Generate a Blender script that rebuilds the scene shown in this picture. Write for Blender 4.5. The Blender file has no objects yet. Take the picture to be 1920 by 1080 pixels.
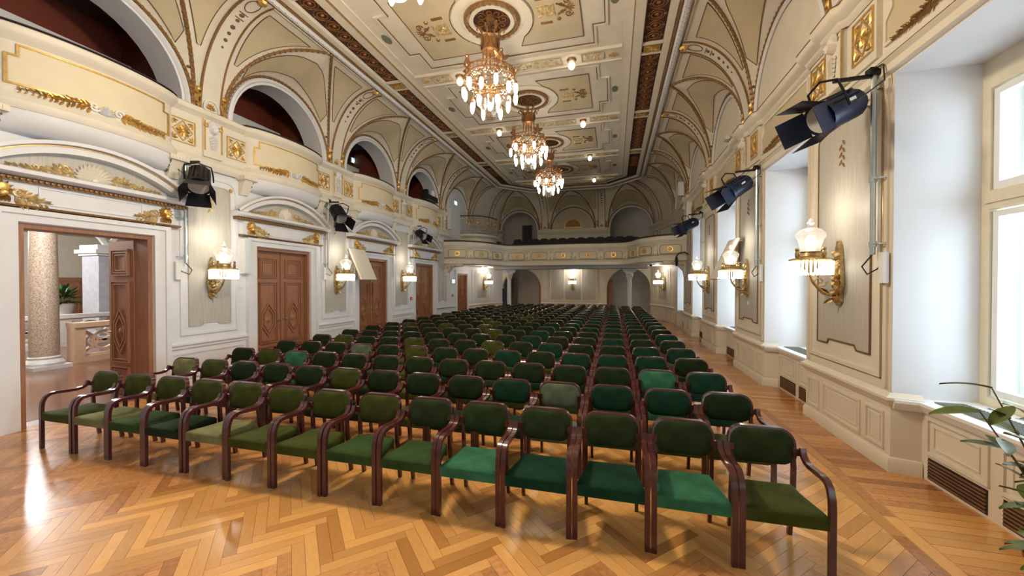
import bpy, math, random
from math import sin, cos, pi, radians, hypot, atan2, sqrt, tan
from mathutils import Vector

random.seed(7)
SC = bpy.context.scene
COL = SC.collection

# ------------------------------------------------------------------ camera, world, exposure
CAM_H = 2.05
FPX = 720.0                                   # focal length in pixels of a 1920 px wide frame
YAW = math.atan(192.0 / FPX)
PITCH = -radians(0.615)
cam_data = bpy.data.cameras.new('camera')
cam_data.sensor_width = 36.0
cam_data.lens = 36.0 * FPX / 1920.0
cam_data.clip_start = 0.05
cam_data.clip_end = 200
cam = bpy.data.objects.new('camera', cam_data)
cam.location = (0, 0, CAM_H)
cam.rotation_euler = (pi / 2 + PITCH, 0, YAW)
COL.objects.link(cam)
SC.camera = cam

SC.view_settings.view_transform = 'Standard'
SC.view_settings.look = 'None'
SC.view_settings.gamma = 1.0
SC.view_settings.use_curve_mapping = False
SC.view_settings.exposure = 0.46
SC.cycles.use_denoising = True
SC.cycles.max_bounces = 8
SC.cycles.diffuse_bounces = 5
SC.cycles.glossy_bounces = 3
SC.cycles.transmission_bounces = 4
SC.cycles.transparent_max_bounces = 8
SC.cycles.caustics_reflective = False
SC.cycles.caustics_refractive = False
SC.cycles.sample_clamp_indirect = 6.0

world = bpy.data.worlds.new('overcast_sky')
SC.world = world
world.use_nodes = True
bg = world.node_tree.nodes['Background']
bg.inputs['Color'].default_value = (0.80, 0.92, 1.0, 1)
bg.inputs['Strength'].default_value = 1.6

# main dimensions (metres): hall axis is +Y, the stage side is behind the camera
XL, XR = -8.05, 2.917            # side wall faces
YF, YB = -5.0, 24.5              # wall behind the camera, back wall
XC = -2.55                       # ceiling axis
P = 3.68                         # bay pitch
ZC = 7.70                        # flat ceiling
Z0 = 5.55                        # springing of the vault
HC = 2.05                        # rise of the cove
def yp(k): return 6.05 + P * k            # pilaster lines
def yc(k): return 6.05 + P * k - P / 2    # bay centres
WIN_BAYS = [-2, -1, 0, 1, 2, 3, 4]

DAY = 80.0                       # daylight through each window
for k in WIN_BAYS:
    ld = bpy.data.lights.new('window_daylight', 'AREA')
    ld.shape = 'RECTANGLE'; ld.size = 3.0; ld.size_y = 1.7
    ld.energy = DAY * (1.0 if k >= 0 else 4.2)
    ld.color = (0.80, 0.90, 1.0)
    lo = bpy.data.objects.new('window_daylight', ld)
    lo.location = (4.35, yc(k), 2.45)
    lo.rotation_euler = (0, pi / 2, 0)
    COL.objects.link(lo)

# ------------------------------------------------------------------ materials
MATS = {}
def mat(name, col, rough=0.6, metal=0.0, noise=0.0, scale=6.0, stretch=(1, 1, 1), bump=0.0, sheen=0.0,
        coat=0.0, spec=0.5, emit=None, estr=0.0, tone=None, coords='Object'):
    if name in MATS: return MATS[name]
    m = bpy.data.materials.new(name); m.use_nodes = True
    nt = m.node_tree; b = nt.nodes['Principled BSDF']
    b.inputs['Base Color'].default_value = (*col, 1)
    b.inputs['Roughness'].default_value = rough
    b.inputs['Metallic'].default_value = metal
    b.inputs['Specular IOR Level'].default_value = spec
    if sheen:
        b.inputs['Sheen Weight'].default_value = sheen
        b.inputs['Sheen Roughness'].default_value = 0.35
        b.inputs['Sheen Tint'].default_value = (min(1, col[0] * 5 + .1), min(1, col[1] * 5 + .1), min(1, col[2] * 5 + .1), 1)
    if coat:
        b.inputs['Coat Weight'].default_value = coat
        b.inputs['Coat Roughness'].default_value = 0.12
    if emit:
        b.inputs['Emission Color'].default_value = (*emit, 1)
        b.inputs['Emission Strength'].default_value = estr
    if noise or bump:
        tc = nt.nodes.new('ShaderNodeTexCoord'); mp = nt.nodes.new('ShaderNodeMapping')
        mp.inputs['Scale'].default_value = stretch
        nz = nt.nodes.new('ShaderNodeTexNoise'); nz.inputs['Scale'].default_value = scale
        nz.inputs['Detail'].default_value = 4.0
        nt.links.new(tc.outputs[coords], mp.inputs['Vector'])
        nt.links.new(mp.outputs[0], nz.inputs['Vector'])
        if noise:
            mx = nt.nodes.new('ShaderNodeMix'); mx.data_type = 'RGBA'
            lo = tuple(max(0, c * (1 - noise)) for c in col); hi = tuple(min(1, c * (1 + noise)) for c in col)
            mx.inputs[6].default_value = (*lo, 1); mx.inputs[7].default_value = (*hi, 1)
            rp = nt.nodes.new('ShaderNodeMapRange')
            rp.inputs[1].default_value = 0.3; rp.inputs[2].default_value = 0.7
            nt.links.new(nz.outputs['Fac'], rp.inputs[0]); nt.links.new(rp.outputs[0], mx.inputs[0])
            out = mx.outputs[2]
            if tone:
                # per plank tone: object random (single planks) or a face attribute (joined planks)
                if tone == 'object':
                    src = nt.nodes.new('ShaderNodeObjectInfo').outputs['Random']
                else:
                    at = nt.nodes.new('ShaderNodeAttribute'); at.attribute_name = 'tone'; src = at.outputs['Fac']
                rmp = nt.nodes.new('ShaderNodeValToRGB'); cr = rmp.color_ramp
                cr.elements[0].position = 0.0; cr.elements[0].color = (0.62, 0.52, 0.42, 1)
                cr.elements[1].position = 1.0; cr.elements[1].color = (1.22, 1.2, 1.12, 1)
                e = cr.elements.new(0.2); e.color = (0.86, 0.82, 0.77, 1)
                e = cr.elements.new(0.75); e.color = (1.05, 1.03, 1.0, 1)
                nt.links.new(src, rmp.inputs[0])
                mu = nt.nodes.new('ShaderNodeMix'); mu.data_type = 'RGBA'; mu.blend_type = 'MULTIPLY'
                mu.inputs[0].default_value = 1.0
                nt.links.new(out, mu.inputs[6]); nt.links.new(rmp.outputs[0], mu.inputs[7])
                out = mu.outputs[2]
            nt.links.new(out, b.inputs['Base Color'])
        if bump:
            bp = nt.nodes.new('ShaderNodeBump'); bp.inputs['Strength'].default_value = bump
            bp.inputs['Distance'].default_value = 0.01
            nt.links.new(nz.outputs['Fac'], bp.inputs['Height']); nt.links.new(bp.outputs[0], b.inputs['Normal'])
    if emit: m.cycles.emission_sampling = 'NONE'
    MATS[name] = m
    return m

def glass_mat(name, tint=(1, 1, 1), gloss=0.08, diff=0.0):
    m = bpy.data.materials.new(name); m.use_nodes = True
    nt = m.node_tree; nt.nodes.clear()
    out = nt.nodes.new('ShaderNodeOutputMaterial')
    tr = nt.nodes.new('ShaderNodeBsdfTransparent'); tr.inputs[0].default_value = (*tint, 1)
    gl = nt.nodes.new('ShaderNodeBsdfGlossy'); gl.inputs['Roughness'].default_value = 0.03
    mx = nt.nodes.new('ShaderNodeMixShader'); mx.inputs[0].default_value = gloss
    nt.links.new(tr.outputs[0], mx.inputs[1]); nt.links.new(gl.outputs[0], mx.inputs[2])
    last = mx
    if diff:
        df = nt.nodes.new('ShaderNodeBsdfTranslucent'); m2 = nt.nodes.new('ShaderNodeMixShader'); m2.inputs[0].default_value = diff
        nt.links.new(mx.outputs[0], m2.inputs[1]); nt.links.new(df.outputs[0], m2.inputs[2]); last = m2
    nt.links.new(last.outputs[0], out.inputs[0])
    MATS[name] = m
    return m

WHITE = mat('white_plaster', (0.69, 0.70, 0.735), 0.55, noise=0.03, scale=3)
CREAM = mat('cream_plaster', (0.54, 0.46, 0.31), 0.6, noise=0.05, scale=2.5)
IVORY = mat('ivory_stucco', (0.69, 0.64, 0.54), 0.55, noise=0.04, scale=3)
OCHRE = mat('ochre_plaster', (0.60, 0.45, 0.23), 0.65, noise=0.05, scale=2)
SILK = mat('grey_silk_panel', (0.46, 0.44, 0.39), 0.5, noise=0.10, scale=9, stretch=(1, 6, 0.25))
GOLD = mat('gilding', (0.66, 0.42, 0.13), 0.36, metal=0.7, noise=0.18, scale=25)
OLDGOLD = mat('old_gilding', (0.26, 0.14, 0.05), 0.45, metal=0.35, noise=0.3, scale=30)
PALEGOLD = mat('pale_gilding', (0.62, 0.47, 0.24), 0.42, metal=0.4, noise=0.35, scale=16)
BROWNLINE = mat('brown_painted_line', (0.15, 0.085, 0.04), 0.6, noise=0.1, scale=8)
BRONZE = mat('chandelier_bronze', (0.30, 0.15, 0.06), 0.42, metal=0.6, noise=0.2, scale=30)
FRET = mat('dark_red_fretwork_ground', (0.045, 0.014, 0.008), 0.6, noise=0.3, scale=18)
DOORWOOD = mat('walnut_door_wood', (0.30, 0.135, 0.068), 0.36, noise=0.15, scale=5, stretch=(9, 9, 0.7), coat=0.15)
FRAMEWOOD = mat('brown_door_frame', (0.29, 0.135, 0.075), 0.45, noise=0.2, scale=4, stretch=(9, 9, 0.7))
CHAIRWOOD = mat('mahogany_bentwood', (0.056, 0.011, 0.012), 0.26, noise=0.15, scale=10, stretch=(4, 4, 1), coat=0.35)
def velvet(n, c): return mat(n, c, 0.85, noise=0.28, scale=7, sheen=0.22, spec=0.1, bump=0.15)
VELVET = {
    'dark': velvet('dark_green_velvet', (0.010, 0.020, 0.006)),
    'olive': velvet('olive_green_velvet', (0.040, 0.049, 0.009)),
    'green': velvet('moss_green_velvet', (0.026, 0.052, 0.014)),
    'mid': velvet('deep_moss_velvet', (0.020, 0.033, 0.011)),
    'bottle': velvet('bottle_green_velvet', (0.006, 0.030, 0.016)),
    'emerald': velvet('emerald_velvet', (0.028, 0.115, 0.060)),
    'pale': velvet('worn_pale_olive_velvet', (0.14, 0.145, 0.065)),
    'grey': velvet('worn_grey_green_velvet', (0.085, 0.105, 0.070)),
}
PLANK1 = mat('oak_plank', (0.61, 0.32, 0.105), 0.22, noise=0.22, scale=4, stretch=(1.2, 14, 1), tone='object', coat=0.25)
PLANKN = mat('oak_planks_joined', (0.50, 0.235, 0.085), 0.22, noise=0.18, scale=5, stretch=(5, 5, 1), tone='attr', coat=0.25)
SUBFLOOR = mat('floor_joint_dark', (0.13, 0.05, 0.02), 0.4, noise=0.2)
REDWALL = mat('dark_red_gallery_wall', (0.16, 0.028, 0.010), 0.7, noise=0.12, scale=2)
DARK = mat('dark_gallery_ceiling', (0.10, 0.075, 0.06), 0.8, noise=0.1)
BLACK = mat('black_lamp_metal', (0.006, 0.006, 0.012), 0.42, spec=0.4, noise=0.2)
BLUEBLACK = mat('blue_black_lamp_metal', (0.008, 0.016, 0.05), 0.4, noise=0.2)
FLAPBROWN = mat('brown_barn_door_metal', (0.03, 0.014, 0.010), 0.5, noise=0.2)
STEEL = mat('galvanised_pipe', (0.50, 0.55, 0.58), 0.32, metal=0.8, noise=0.08)
PLASTIC = mat('white_plastic', (0.70, 0.70, 0.68), 0.4, noise=0.02)
GREYPL = mat('pale_grey_speaker_grille', (0.62, 0.66, 0.72), 0.5, noise=0.06, scale=40)
REDPL = mat('red_alarm_plastic', (0.45, 0.02, 0.02), 0.35, noise=0.05)
CABLE = mat('black_cable_rubber', (0.01, 0.01, 0.01), 0.5, noise=0.1)
BRASS = mat('polished_brass', (0.52, 0.38, 0.18), 0.32, metal=0.85, noise=0.35, scale=30)
BULB = mat('lit_frosted_bulb', (1, 0.96, 0.88), 0.4, emit=(1.0, 0.90, 0.74), estr=7.0, noise=0.02)
GLOBE = mat('lit_opal_globe', (1, 0.95, 0.85), 0.4, emit=(1.0, 0.88, 0.68), estr=6.0, noise=0.02)
FRINGE = mat('lit_crystal_fringe', (0.9, 0.9, 0.88), 0.15, emit=(1.0, 0.93, 0.84), estr=2.2, noise=0.05, scale=60)
CRYSTAL = mat('crystal_drop', (0.75, 0.72, 0.68), 0.08, spec=1.0, emit=(1.0, 0.9, 0.75), estr=0.25, noise=0.1)
EXITGREEN = mat('lit_exit_sign', (0.3, 0.9, 0.85), 0.4, emit=(0.25, 0.95, 0.95), estr=2.2, noise=0.02)
SIGNWHITE = mat('lit_sign_symbol', (0.9, 1, 1), 0.4, emit=(0.9, 1.0, 1.0), estr=3.0, noise=0.02)
WINPAINT = mat('cream_window_paint', (0.70, 0.64, 0.48), 0.4, noise=0.05)
WINWHITE = mat('white_window_paint', (0.78, 0.80, 0.80), 0.4, noise=0.03)
GRILLE = mat('grey_radiator_grille', (0.16, 0.18, 0.15), 0.5, noise=0.25, scale=60)
VENTDARK = mat('dark_vent_slot', (0.02, 0.011, 0.006), 0.7, noise=0.2)
VENTSLAT = mat('brown_vent_slat', (0.20, 0.10, 0.05), 0.5, noise=0.2)
NICHE = mat('reveal_plaster', (0.68, 0.68, 0.70), 0.6, noise=0.03, scale=2)
BEIGE = mat('beige_back_room_wall', (0.42, 0.36, 0.29), 0.7, noise=0.05, scale=2)
STONE = mat('speckled_granite', (0.40, 0.30, 0.22), 0.25, noise=0.55, scale=45)
PALESTONE = mat('pale_limestone', (0.60, 0.58, 0.54), 0.5, noise=0.08, scale=10)
SANDSTONE = mat('sand_coloured_stone', (0.55, 0.38, 0.24), 0.5, noise=0.10, scale=10)
LEAF = mat('dark_glossy_leaf', (0.035, 0.085, 0.018), 0.35, noise=0.35, scale=9)
LEAF2 = mat('olive_leaf', (0.10, 0.14, 0.03), 0.35, noise=0.35, scale=9)
STEM = mat('green_brown_stem', (0.09, 0.06, 0.03), 0.6, noise=0.2)
TERRA = mat('terracotta_pot', (0.35, 0.13, 0.07), 0.6, noise=0.15)
MARBLEW = mat('white_column_paint', (0.66, 0.68, 0.70), 0.4, noise=0.04)
SEATBLACK = mat('dark_balcony_upholstery', (0.012, 0.010, 0.014), 0.7, noise=0.2)
RAILDARK = mat('dark_handrail_velvet', (0.025, 0.012, 0.014), 0.7, noise=0.2)
IRON = mat('cream_painted_iron', (0.46, 0.42, 0.34), 0.45, noise=0.05)
PANE = glass_mat('window_glass', (0.96, 0.99, 1.0), 0.06)
LAMPGLASS = glass_mat('clear_lamp_glass', (0.97, 0.96, 0.94), 0.16, 0.30)
BOWLGLASS = glass_mat('cut_glass_bowl', (0.90, 0.88, 0.84), 0.22, 0.05)
PALECREAM = mat('pale_cream_panel', (0.68, 0.60, 0.43), 0.6, noise=0.04, scale=2.5)

# ------------------------------------------------------------------ mesh builder
def norm2(a, b):
    d = (b[0] - a[0], b[1] - a[1]); l = hypot(*d) or 1e-9
    return (d[0] / l, d[1] / l)

def offset_path(path, d, closed=False):
    """offset a plan polyline to its right-hand side by d, mitred"""
    n = len(path); out = []
    for i in range(n):
        a = path[(i - 1) % n] if (closed or i > 0) else None
        c = path[(i + 1) % n] if (closed or i < n - 1) else None
        p = path[i]
        t1 = norm2(a, p) if a else None
        t2 = norm2(p, c) if c else None
        if not t1: t1 = t2
        if not t2: t2 = t1
        n1 = (t1[1], -t1[0]); n2 = (t2[1], -t2[0])
        m = (n1[0] + n2[0], n1[1] + n2[1]); l = hypot(*m) or 1e-9
        m = (m[0] / l, m[1] / l)
        k = max(0.35, m[0] * n1[0] + m[1] * n1[1])
        out.append((p[0] + m[0] * d / k, p[1] + m[1] * d / k))
    return out

class MB:
    def __init__(s): s.v = []; s.f = []
    def add(s, vs, fs):
        o = len(s.v); s.v += [tuple(p) for p in vs]; s.f += [tuple(i + o for i in f) for f in fs]; return s
    def box(s, x0, x1, y0, y1, z0, z1):
        return s.add([(x0, y0, z0), (x1, y0, z0), (x1, y1, z0), (x0, y1, z0), (x0, y0, z1), (x1, y0, z1), (x1, y1, z1), (x0, y1, z1)],
                     [(0, 3, 2, 1), (4, 5, 6, 7), (0, 1, 5, 4), (1, 2, 6, 5), (2, 3, 7, 6), (3, 0, 4, 7)])
    def fbox(s, fr, u0, u1, v0, v1, n0, n1):
        return s.add([fr(u, v, n) for n in (n0, n1) for u, v in ((u0, v0), (u1, v0), (u1, v1), (u0, v1))],
                     [(0, 3, 2, 1), (4, 5, 6, 7), (0, 1, 5, 4), (1, 2, 6, 5), (2, 3, 7, 6), (3, 0, 4, 7)])
    def prism(s, fr, pts, n0, n1):
        k = len(pts)
        vs = [fr(u, v, n0) for u, v in pts] + [fr(u, v, n1) for u, v in pts]
        fs = [tuple(range(k))[::-1], tuple(range(k, 2 * k))] + [(i, (i + 1) % k, k + (i + 1) % k, k + i) for i in range(k)]
        return s.add(vs, fs)
    def strip(s, fr, pts, w, n0, n1, closed=True):
        """raised moulding of width w that follows an outline"""
        a = offset_path(pts, w / 2, closed); b = offset_path(pts, -w / 2, closed); k = len(pts)
        vs = []
        for i in range(k): vs += [fr(*a[i], n0), fr(*a[i], n1), fr(*b[i], n1), fr(*b[i], n0)]
        fs = []
        for i in range(k if closed else k - 1):
            j = (i + 1) % k
            for q in range(3): fs.append((4 * i + q, 4 * j + q, 4 * j + q + 1, 4 * i + q + 1))
        return s.add(vs, fs)
    def sweep(s, path, prof, closed=False, cap=True):
        """profile of (offset to the right, z) points along a plan path"""
        k = len(prof); rows = [offset_path(path, n, closed) for n, z in prof]
        vs = [(rows[j][i][0], rows[j][i][1], prof[j][1]) for i in range(len(path)) for j in range(k)]
        fs = []; m = len(path)
        for i in range(m if closed else m - 1):
            i2 = (i + 1) % m
            for j in range(k - 1): fs.append((i * k + j, i2 * k + j, i2 * k + j + 1, i * k + j + 1))
        if cap and not closed: fs += [tuple(range(k)), tuple((m - 1) * k + j for j in range(k))[::-1]]
        return s.add(vs, fs)
    def tube(s, pts, r, n=6, closed=False, flat=1.0):
        m = len(pts); P3 = [Vector(p) for p in pts]; vs = []; fs = []
        up = None
        for i in range(m):
            a = P3[i - 1] if (i > 0 or closed) else P3[i]
            b = P3[(i + 1) % m] if (i < m - 1 or closed) else P3[i]
            t = (b - a)
            if t.length < 1e-9: t = Vector((0, 0, 1))
            t.normalize()
            if up is None:
                up = Vector((0, 0, 1)) if abs(t.z) < 0.9 else Vector((1, 0, 0))
            up = (up - t * up.dot(t))
            if up.length < 1e-6: up = t.orthogonal()
            up.normalize(); side = t.cross(up)
            rr = r[i] if isinstance(r, (list, tuple)) else r
            for q in range(n):
                A = 2 * pi * (q + .5) / n
                vs.append(P3[i] + side * (cos(A) * rr) + up * (sin(A) * rr * flat))
        for i in range(m if closed else m - 1):
            j = (i + 1) % m
            for q in range(n): fs.append((i * n + q, i * n + (q + 1) % n, j * n + (q + 1) % n, j * n + q))
        if not closed: fs += [tuple(range(n))[::-1], tuple((m - 1) * n + q for q in range(n))]
        return s.add(vs, fs)
    def lathe(s, c, prof, n=12):
        m = len(prof)
        vs = [(c[0] + r * cos(2 * pi * q / n), c[1] + r * sin(2 * pi * q / n), c[2] + z) for r, z in prof for q in range(n)]
        fs = [(i * n + q, i * n + (q + 1) % n, (i + 1) * n + (q + 1) % n, (i + 1) * n + q) for i in range(m - 1) for q in range(n)]
        fs += [tuple(range(n))[::-1], tuple((m - 1) * n + q for q in range(n))]
        return s.add(vs, fs)
    def ball(s, c, r, nu=8, nv=5):
        rx, ry, rz = r if isinstance(r, (list, tuple)) else (r, r, r)
        vs = []
        for j in range(nv + 1):
            t = -pi / 2 + pi * j / nv
            for q in range(nu):
                vs.append((c[0] + rx * cos(t) * cos(2 * pi * q / nu), c[1] + ry * cos(t) * sin(2 * pi * q / nu), c[2] + rz * sin(t)))
        return s.add(vs, [(j * nu + q, j * nu + (q + 1) % nu, (j + 1) * nu + (q + 1) % nu, (j + 1) * nu + q) for j in range(nv) for q in range(nu)])
    def grid(s, fn, nu, nv):
        vs = [fn(i / nu, j / nv) for j in range(nv + 1) for i in range(nu + 1)]
        w = nu + 1
        return s.add(vs, [(j * w + i, j * w + i + 1, (j + 1) * w + i + 1, (j + 1) * w + i) for j in range(nv) for i in range(nu)])
    # ---- ornament pieces in a frame fr(u, v, n)
    def leaf(s, fr, u, v, ang, L, W, h, n0=0.0):
        c, d = cos(ang), sin(ang)
        def p(a, b, n): return fr(u + a * c - b * d, v + a * d + b * c, n0 + n)
        vs = [p(0, 0, h * .5), p(.35 * L, W * .5, 0), p(.7 * L, W * .38, h * .2), p(L, 0, h * .5), p(.7 * L, -W * .38, h * .2), p(.35 * L, -W * .5, 0), p(.4 * L, 0, h), p(.75 * L, 0, h * .9)]
        return s.add(vs, [(0, 1, 6), (1, 2, 7, 6), (2, 3, 7), (3, 4, 7), (4, 5, 6, 7), (5, 0, 6)])
    def scroll(s, fr, u, v, R, a0, sg, turns, tr, n0=0.0):
        k = int(10 * turns) + 3
        pts = []
        for i in range(k):
            t = i / (k - 1); a = a0 + sg * 2 * pi * turns * t; r = R * (1 - .85 * t)
            pts.append(fr(u + r * cos(a), v + r * sin(a), n0 + tr * .7))
        return s.tube(pts, tr, 4)
    def blob(s, fr, u, v, r, h, n0=0.0, k=8):
        vs = [fr(u, v, n0 + h)] + [fr(u + r * .65 * cos(2 * pi * i / k), v + r * .65 * sin(2 * pi * i / k), n0 + h * .75) for i in range(k)] + \
             [fr(u + r * cos(2 * pi * i / k), v + r * sin(2 * pi * i / k), n0) for i in range(k)]
        return s.add(vs, [(0, 1 + i, 1 + (i + 1) % k) for i in range(k)] + [(1 + i, 1 + k + i, 1 + k + (i + 1) % k, 1 + (i + 1) % k) for i in range(k)])
    def rosette(s, fr, u, v, R, n0=0.0, petals=8, h=0.03):
        for i in range(petals): s.leaf(fr, u, v, 2 * pi * i / petals, R, R * .62, h, n0)
        return s.blob(fr, u, v, R * .28, h * 1.6, n0)
    def shell(s, fr, u, v, R, n0=0.0, ribs=9, h=0.05):
        for i in range(ribs):
            a = pi * (0.04 + .92 * i / (ribs - 1)); s.leaf(fr, u, v, a, R * (0.86 + .14 * sin(a)), R * .30, h, n0)
        return s.blob(fr, u, v, R * .2, h * 1.3, n0)
    def acanthus(s, fr, u, v, L, H, sg, seed=1, n0=0.0, h=0.05):
        rnd = random.Random(seed); k = max(6, int(L / (H * .26)))
        for i in range(k):
            t = (i + .5) / k; hh = H * (1 - .62 * t)
            uu = u + sg * L * t; vv = v + H * .28 * (1 - t) + .06 * H * sin(t * 9)
            for q in range(3):
                a = (.25 + .55 * q + rnd.uniform(-.2, .2)) * (1 if q < 2 else -.8)
                a = a if sg > 0 else pi - a
                s.leaf(fr, uu, vv, a, hh * rnd.uniform(.5, .78), hh * .27, h * rnd.uniform(.7, 1.1), n0)
        s.scroll(fr, u + sg * L * .18, v + H * .42, H * .26, 0 if sg > 0 else pi, sg, 1.3, h * .32, n0)
        s.scroll(fr, u + sg * L * .62, v + H * .26, H * .2, pi, -sg, 1.2, h * .28, n0)
        return s
    def build(s, name, m, parent=None, smooth=True, ang=32, loc=None):
        me = bpy.data.meshes.new(name); me.from_pydata(s.v, [], s.f); me.update()
        if smooth:
            me.polygons.foreach_set('use_smooth', [True] * len(me.polygons))
            me.set_sharp_from_angle(angle=radians(ang))
        if m: me.materials.append(m)
        o = bpy.data.objects.new(name, me); COL.objects.link(o)
        if parent: o.parent = parent
        if loc: o.location = loc
        return o

def tag(o, label=None, cat=None, group=None, kind=None):
    if label: o['label'] = label
    if cat: o['category'] = cat
    if group: o['group'] = group
    if kind: o['kind'] = kind
    return o
def thing(name, label, cat, loc=(0, 0, 0), rotz=0.0, group=None):
    o = bpy.data.objects.new(name, None); COL.objects.link(o); o.empty_display_size = .1
    o.location = loc; o.rotation_euler = (0, 0, rotz)
    return tag(o, label, cat, group)
def copy_obj(o, parent=None, loc=None):
    c = o.copy(); COL.objects.link(c); c.parent = parent
    if loc is not None: c.location = loc
    return c
def copy_tree(o, parent=None):
    c = copy_obj(o, parent)
    for ch in list(o.children): copy_tree(ch, c)
    return c
def rep(name, mb, m, parent, ys, **kw):
    """one shared mesh, one object for each bay offset along y"""
    first = mb.build(name, m, parent, **kw); first.location = (0, ys[0], 0); out = [first]
    for y in ys[1:]: out.append(copy_obj(first, parent, (0, y, 0)))
    return out

FL = lambda u, v, n: (XL + n, u, v)
FR = lambda u, v, n: (XR - n, u, v)
FB = lambda u, v, n: (u, YB - n, v)
FC = lambda u, v, n: (u, v, ZC - n)
def rect(u0, u1, v0, v1): return [(u0, v0), (u1, v0), (u1, v1), (u0, v1)]
def arc(c, r, a0, a1, n): return [(c[0] + r * cos(a0 + (a1 - a0) * i / n), c[1] + r * sin(a0 + (a1 - a0) * i / n)) for i in range(n + 1)]
def lerp(a, b, t): return tuple(x + (y - x) * t for x, y in zip(a, b))

# ================================================================== FLOOR
fl = MB().box(-8.45, 3.95, YF - .2, 28.0, -0.2, -0.005).build('floor', SUBFLOOR, smooth=False)
tag(fl, 'glossy oak herringbone parquet floor of the hall', 'floor', kind='structure')
PL, PW = 0.54, 0.09
FX0, FX1, FY0, FY1 = -8.05, 2.36, -1.2, 26.6
s45 = sqrt(.5)
planks = []
KN = 260
for m_ in range(-40, 41):
    for k in range(-KN, KN + 1):
        for hv in (0, 1):
            if hv == 0: a0, b0, da, db = k * PW + 2 * PL * m_, k * PW, PL, PW
            else: a0, b0, da, db = k * PW + PL + 2 * PL * m_, k * PW + PW - PL, PW, PL
            ca, cb = a0 + da / 2, b0 + db / 2
            x = (ca - cb) * s45 - 2.0; y = (ca + cb) * s45 + 2.0
            if FX0 < x < FX1 and FY0 < y < FY1:
                planks.append((x, y, pi / 4 if hv == 0 else -pi / 4, PL, PW))
# lengthwise frieze along the windows and the boards between it and the wall
y = FY0
while y < 23.0:
    for q in range(2): planks.append((2.235 + .11 * q, y + .5 + .3 * q, pi / 2, 1.0, .105))
    y += 1.0
y = FY0
while y < 22.0:
    planks.append((2.40 + .38, y + .055, 0, .74, .108)); y += .11
def in_view(x, y):
    dx, dy = x, y
    zc = -sin(YAW) * dx + cos(YAW) * dy; xr = cos(YAW) * dx + sin(YAW) * dy
    if zc < .5: return False
    px = 960 + FPX * xr / zc; py = 532 + FPX * CAM_H / zc
    return 0 <= px <= 1920 and py <= 1085
planks.sort(key=lambda p: (0 if in_view(p[0], p[1]) else 1, p[0] ** 2 + p[1] ** 2))
pm = MB().box(-.5, .5, -.5, .5, -.008, 0)
pm.f = [f for f in pm.f if f != (0, 3, 2, 1)]
proto_plank = None
rnd = random.Random(3)
for i, (x, y, a, L, W) in enumerate(planks[:300]):
    if proto_plank is None:
        o = proto_plank = pm.build('plank', PLANK1, fl, smooth=False)
    else: o = copy_obj(proto_plank, fl)
    o.location = (x, y, rnd.uniform(-.0004, .0004) + (.0025 if L > .6 else 0)); o.rotation_euler = (0, 0, a); o.scale = (L - .0022, W - .0022, 1)
mb = MB(); tones = []
for (x, y, a, L, W) in planks[300:]:
    c, s = cos(a), sin(a); hl, hw = L / 2 - .0011, W / 2 - .0011; zz = rnd.uniform(-.0004, .0004) + (.0025 if L > .6 else 0)
    vs = [(x + c * u - s * v, y + s * u + c * v, z) for z in (-.006, zz) for u, v in ((-hl, -hw), (hl, -hw), (hl, hw), (-hl, hw))]
    mb.add(vs, [(4, 5, 6, 7), (0, 1, 5, 4), (1, 2, 6, 5), (2, 3, 7, 6), (3, 0, 4, 7)])
    tones += [rnd.random()] * 5
po = mb.build('parquet_planks', PLANKN, fl, smooth=False)
tag(po, kind='stuff')
at = po.data.attributes.new('tone', 'FLOAT', 'FACE'); at.data.foreach_set('value', tones)

# ================================================================== LEFT WALL
DOORW, DOORH = 0.815, 2.91
wl = MB()
opens = [(yc(k) - DOORW, yc(k) + DOORW, DOORH) for k in range(0, 4)] + [(18.85, 20.31, 2.60)]
y = YF
for a, b, h in opens:
    wl.box(XL - .4, XL, y, a, 0, 4.5); wl.box(XL - .4, XL, a, b, h, 4.5); y = b
wl.box(XL - .4, XL, y, 20.8, 0, 4.5)
for k in range(-3, 4): wl.box(XL - .4, XL, yp(k) - .80, yp(k) + .80, 4.5, Z0)
for k in (-2, -1): wl.box(XL - .4, XL, yc(k) - P / 2, yc(k) + P / 2, Z0, 7.2)
wl.box(XL - .4, XL, yp(3) + .80, 20.8, 4.5, 7.2)
wall_left = wl.build('wall_left', WHITE, smooth=False)
tag(wall_left, 'white panelled left wall with gilded door pediments and bowed gallery fronts', 'wall', kind='structure')
LB = [0, 1, 2, 3]                      # bays with a door and a bowed gallery front
ycs = [yc(k) for k in LB]; yps = [yp(k) for k in LB]

# dado and pilaster panels between the doors
mb = MB().sweep([(XL, -.86), (XL, .86)], [(0, .78), (.03, .80), (.035, .84), (.07, .87), (.07, .90), (.045, .92), (0, .93)])
rep('chair_rail', mb, WHITE, wall_left, yps)
mb = MB().strip(FL, rect(-.72, .72, .22, .70), .035, 0, .018)
rep('dado_moulding', mb, WHITE, wall_left, yps)
mb = MB().sweep([(XL, -.86), (XL, .86)], [(.03, 0), (.03, .14), (.015, .17), (0, .17)])
rep('skirting', mb, WHITE, wall_left, yps)
def round_top(u, v0, v1, r, n=5):
    return [(-u, v0), (u, v0), (u, v1 - r)] + arc((u - r, v1 - r), r, 0, pi / 2, n)[1:] + arc((-u + r, v1 - r), r, pi / 2, pi, n)[:-0 or None]
mb = MB().strip(FL, round_top(.56, 1.07, 4.22, .22), .045, 0, .028)
rep('panel_moulding', mb, WHITE, wall_left, yps)
inner = [(-.42, 1.22), (-.18, 1.22), (-.14, 1.27), (.14, 1.27), (.18, 1.22), (.42, 1.22), (.42, 3.95)] + arc((.30, 3.95), .12, 0, pi / 2, 4)[1:] + arc((-.30, 3.95), .12, pi / 2, pi, 4)
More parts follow.
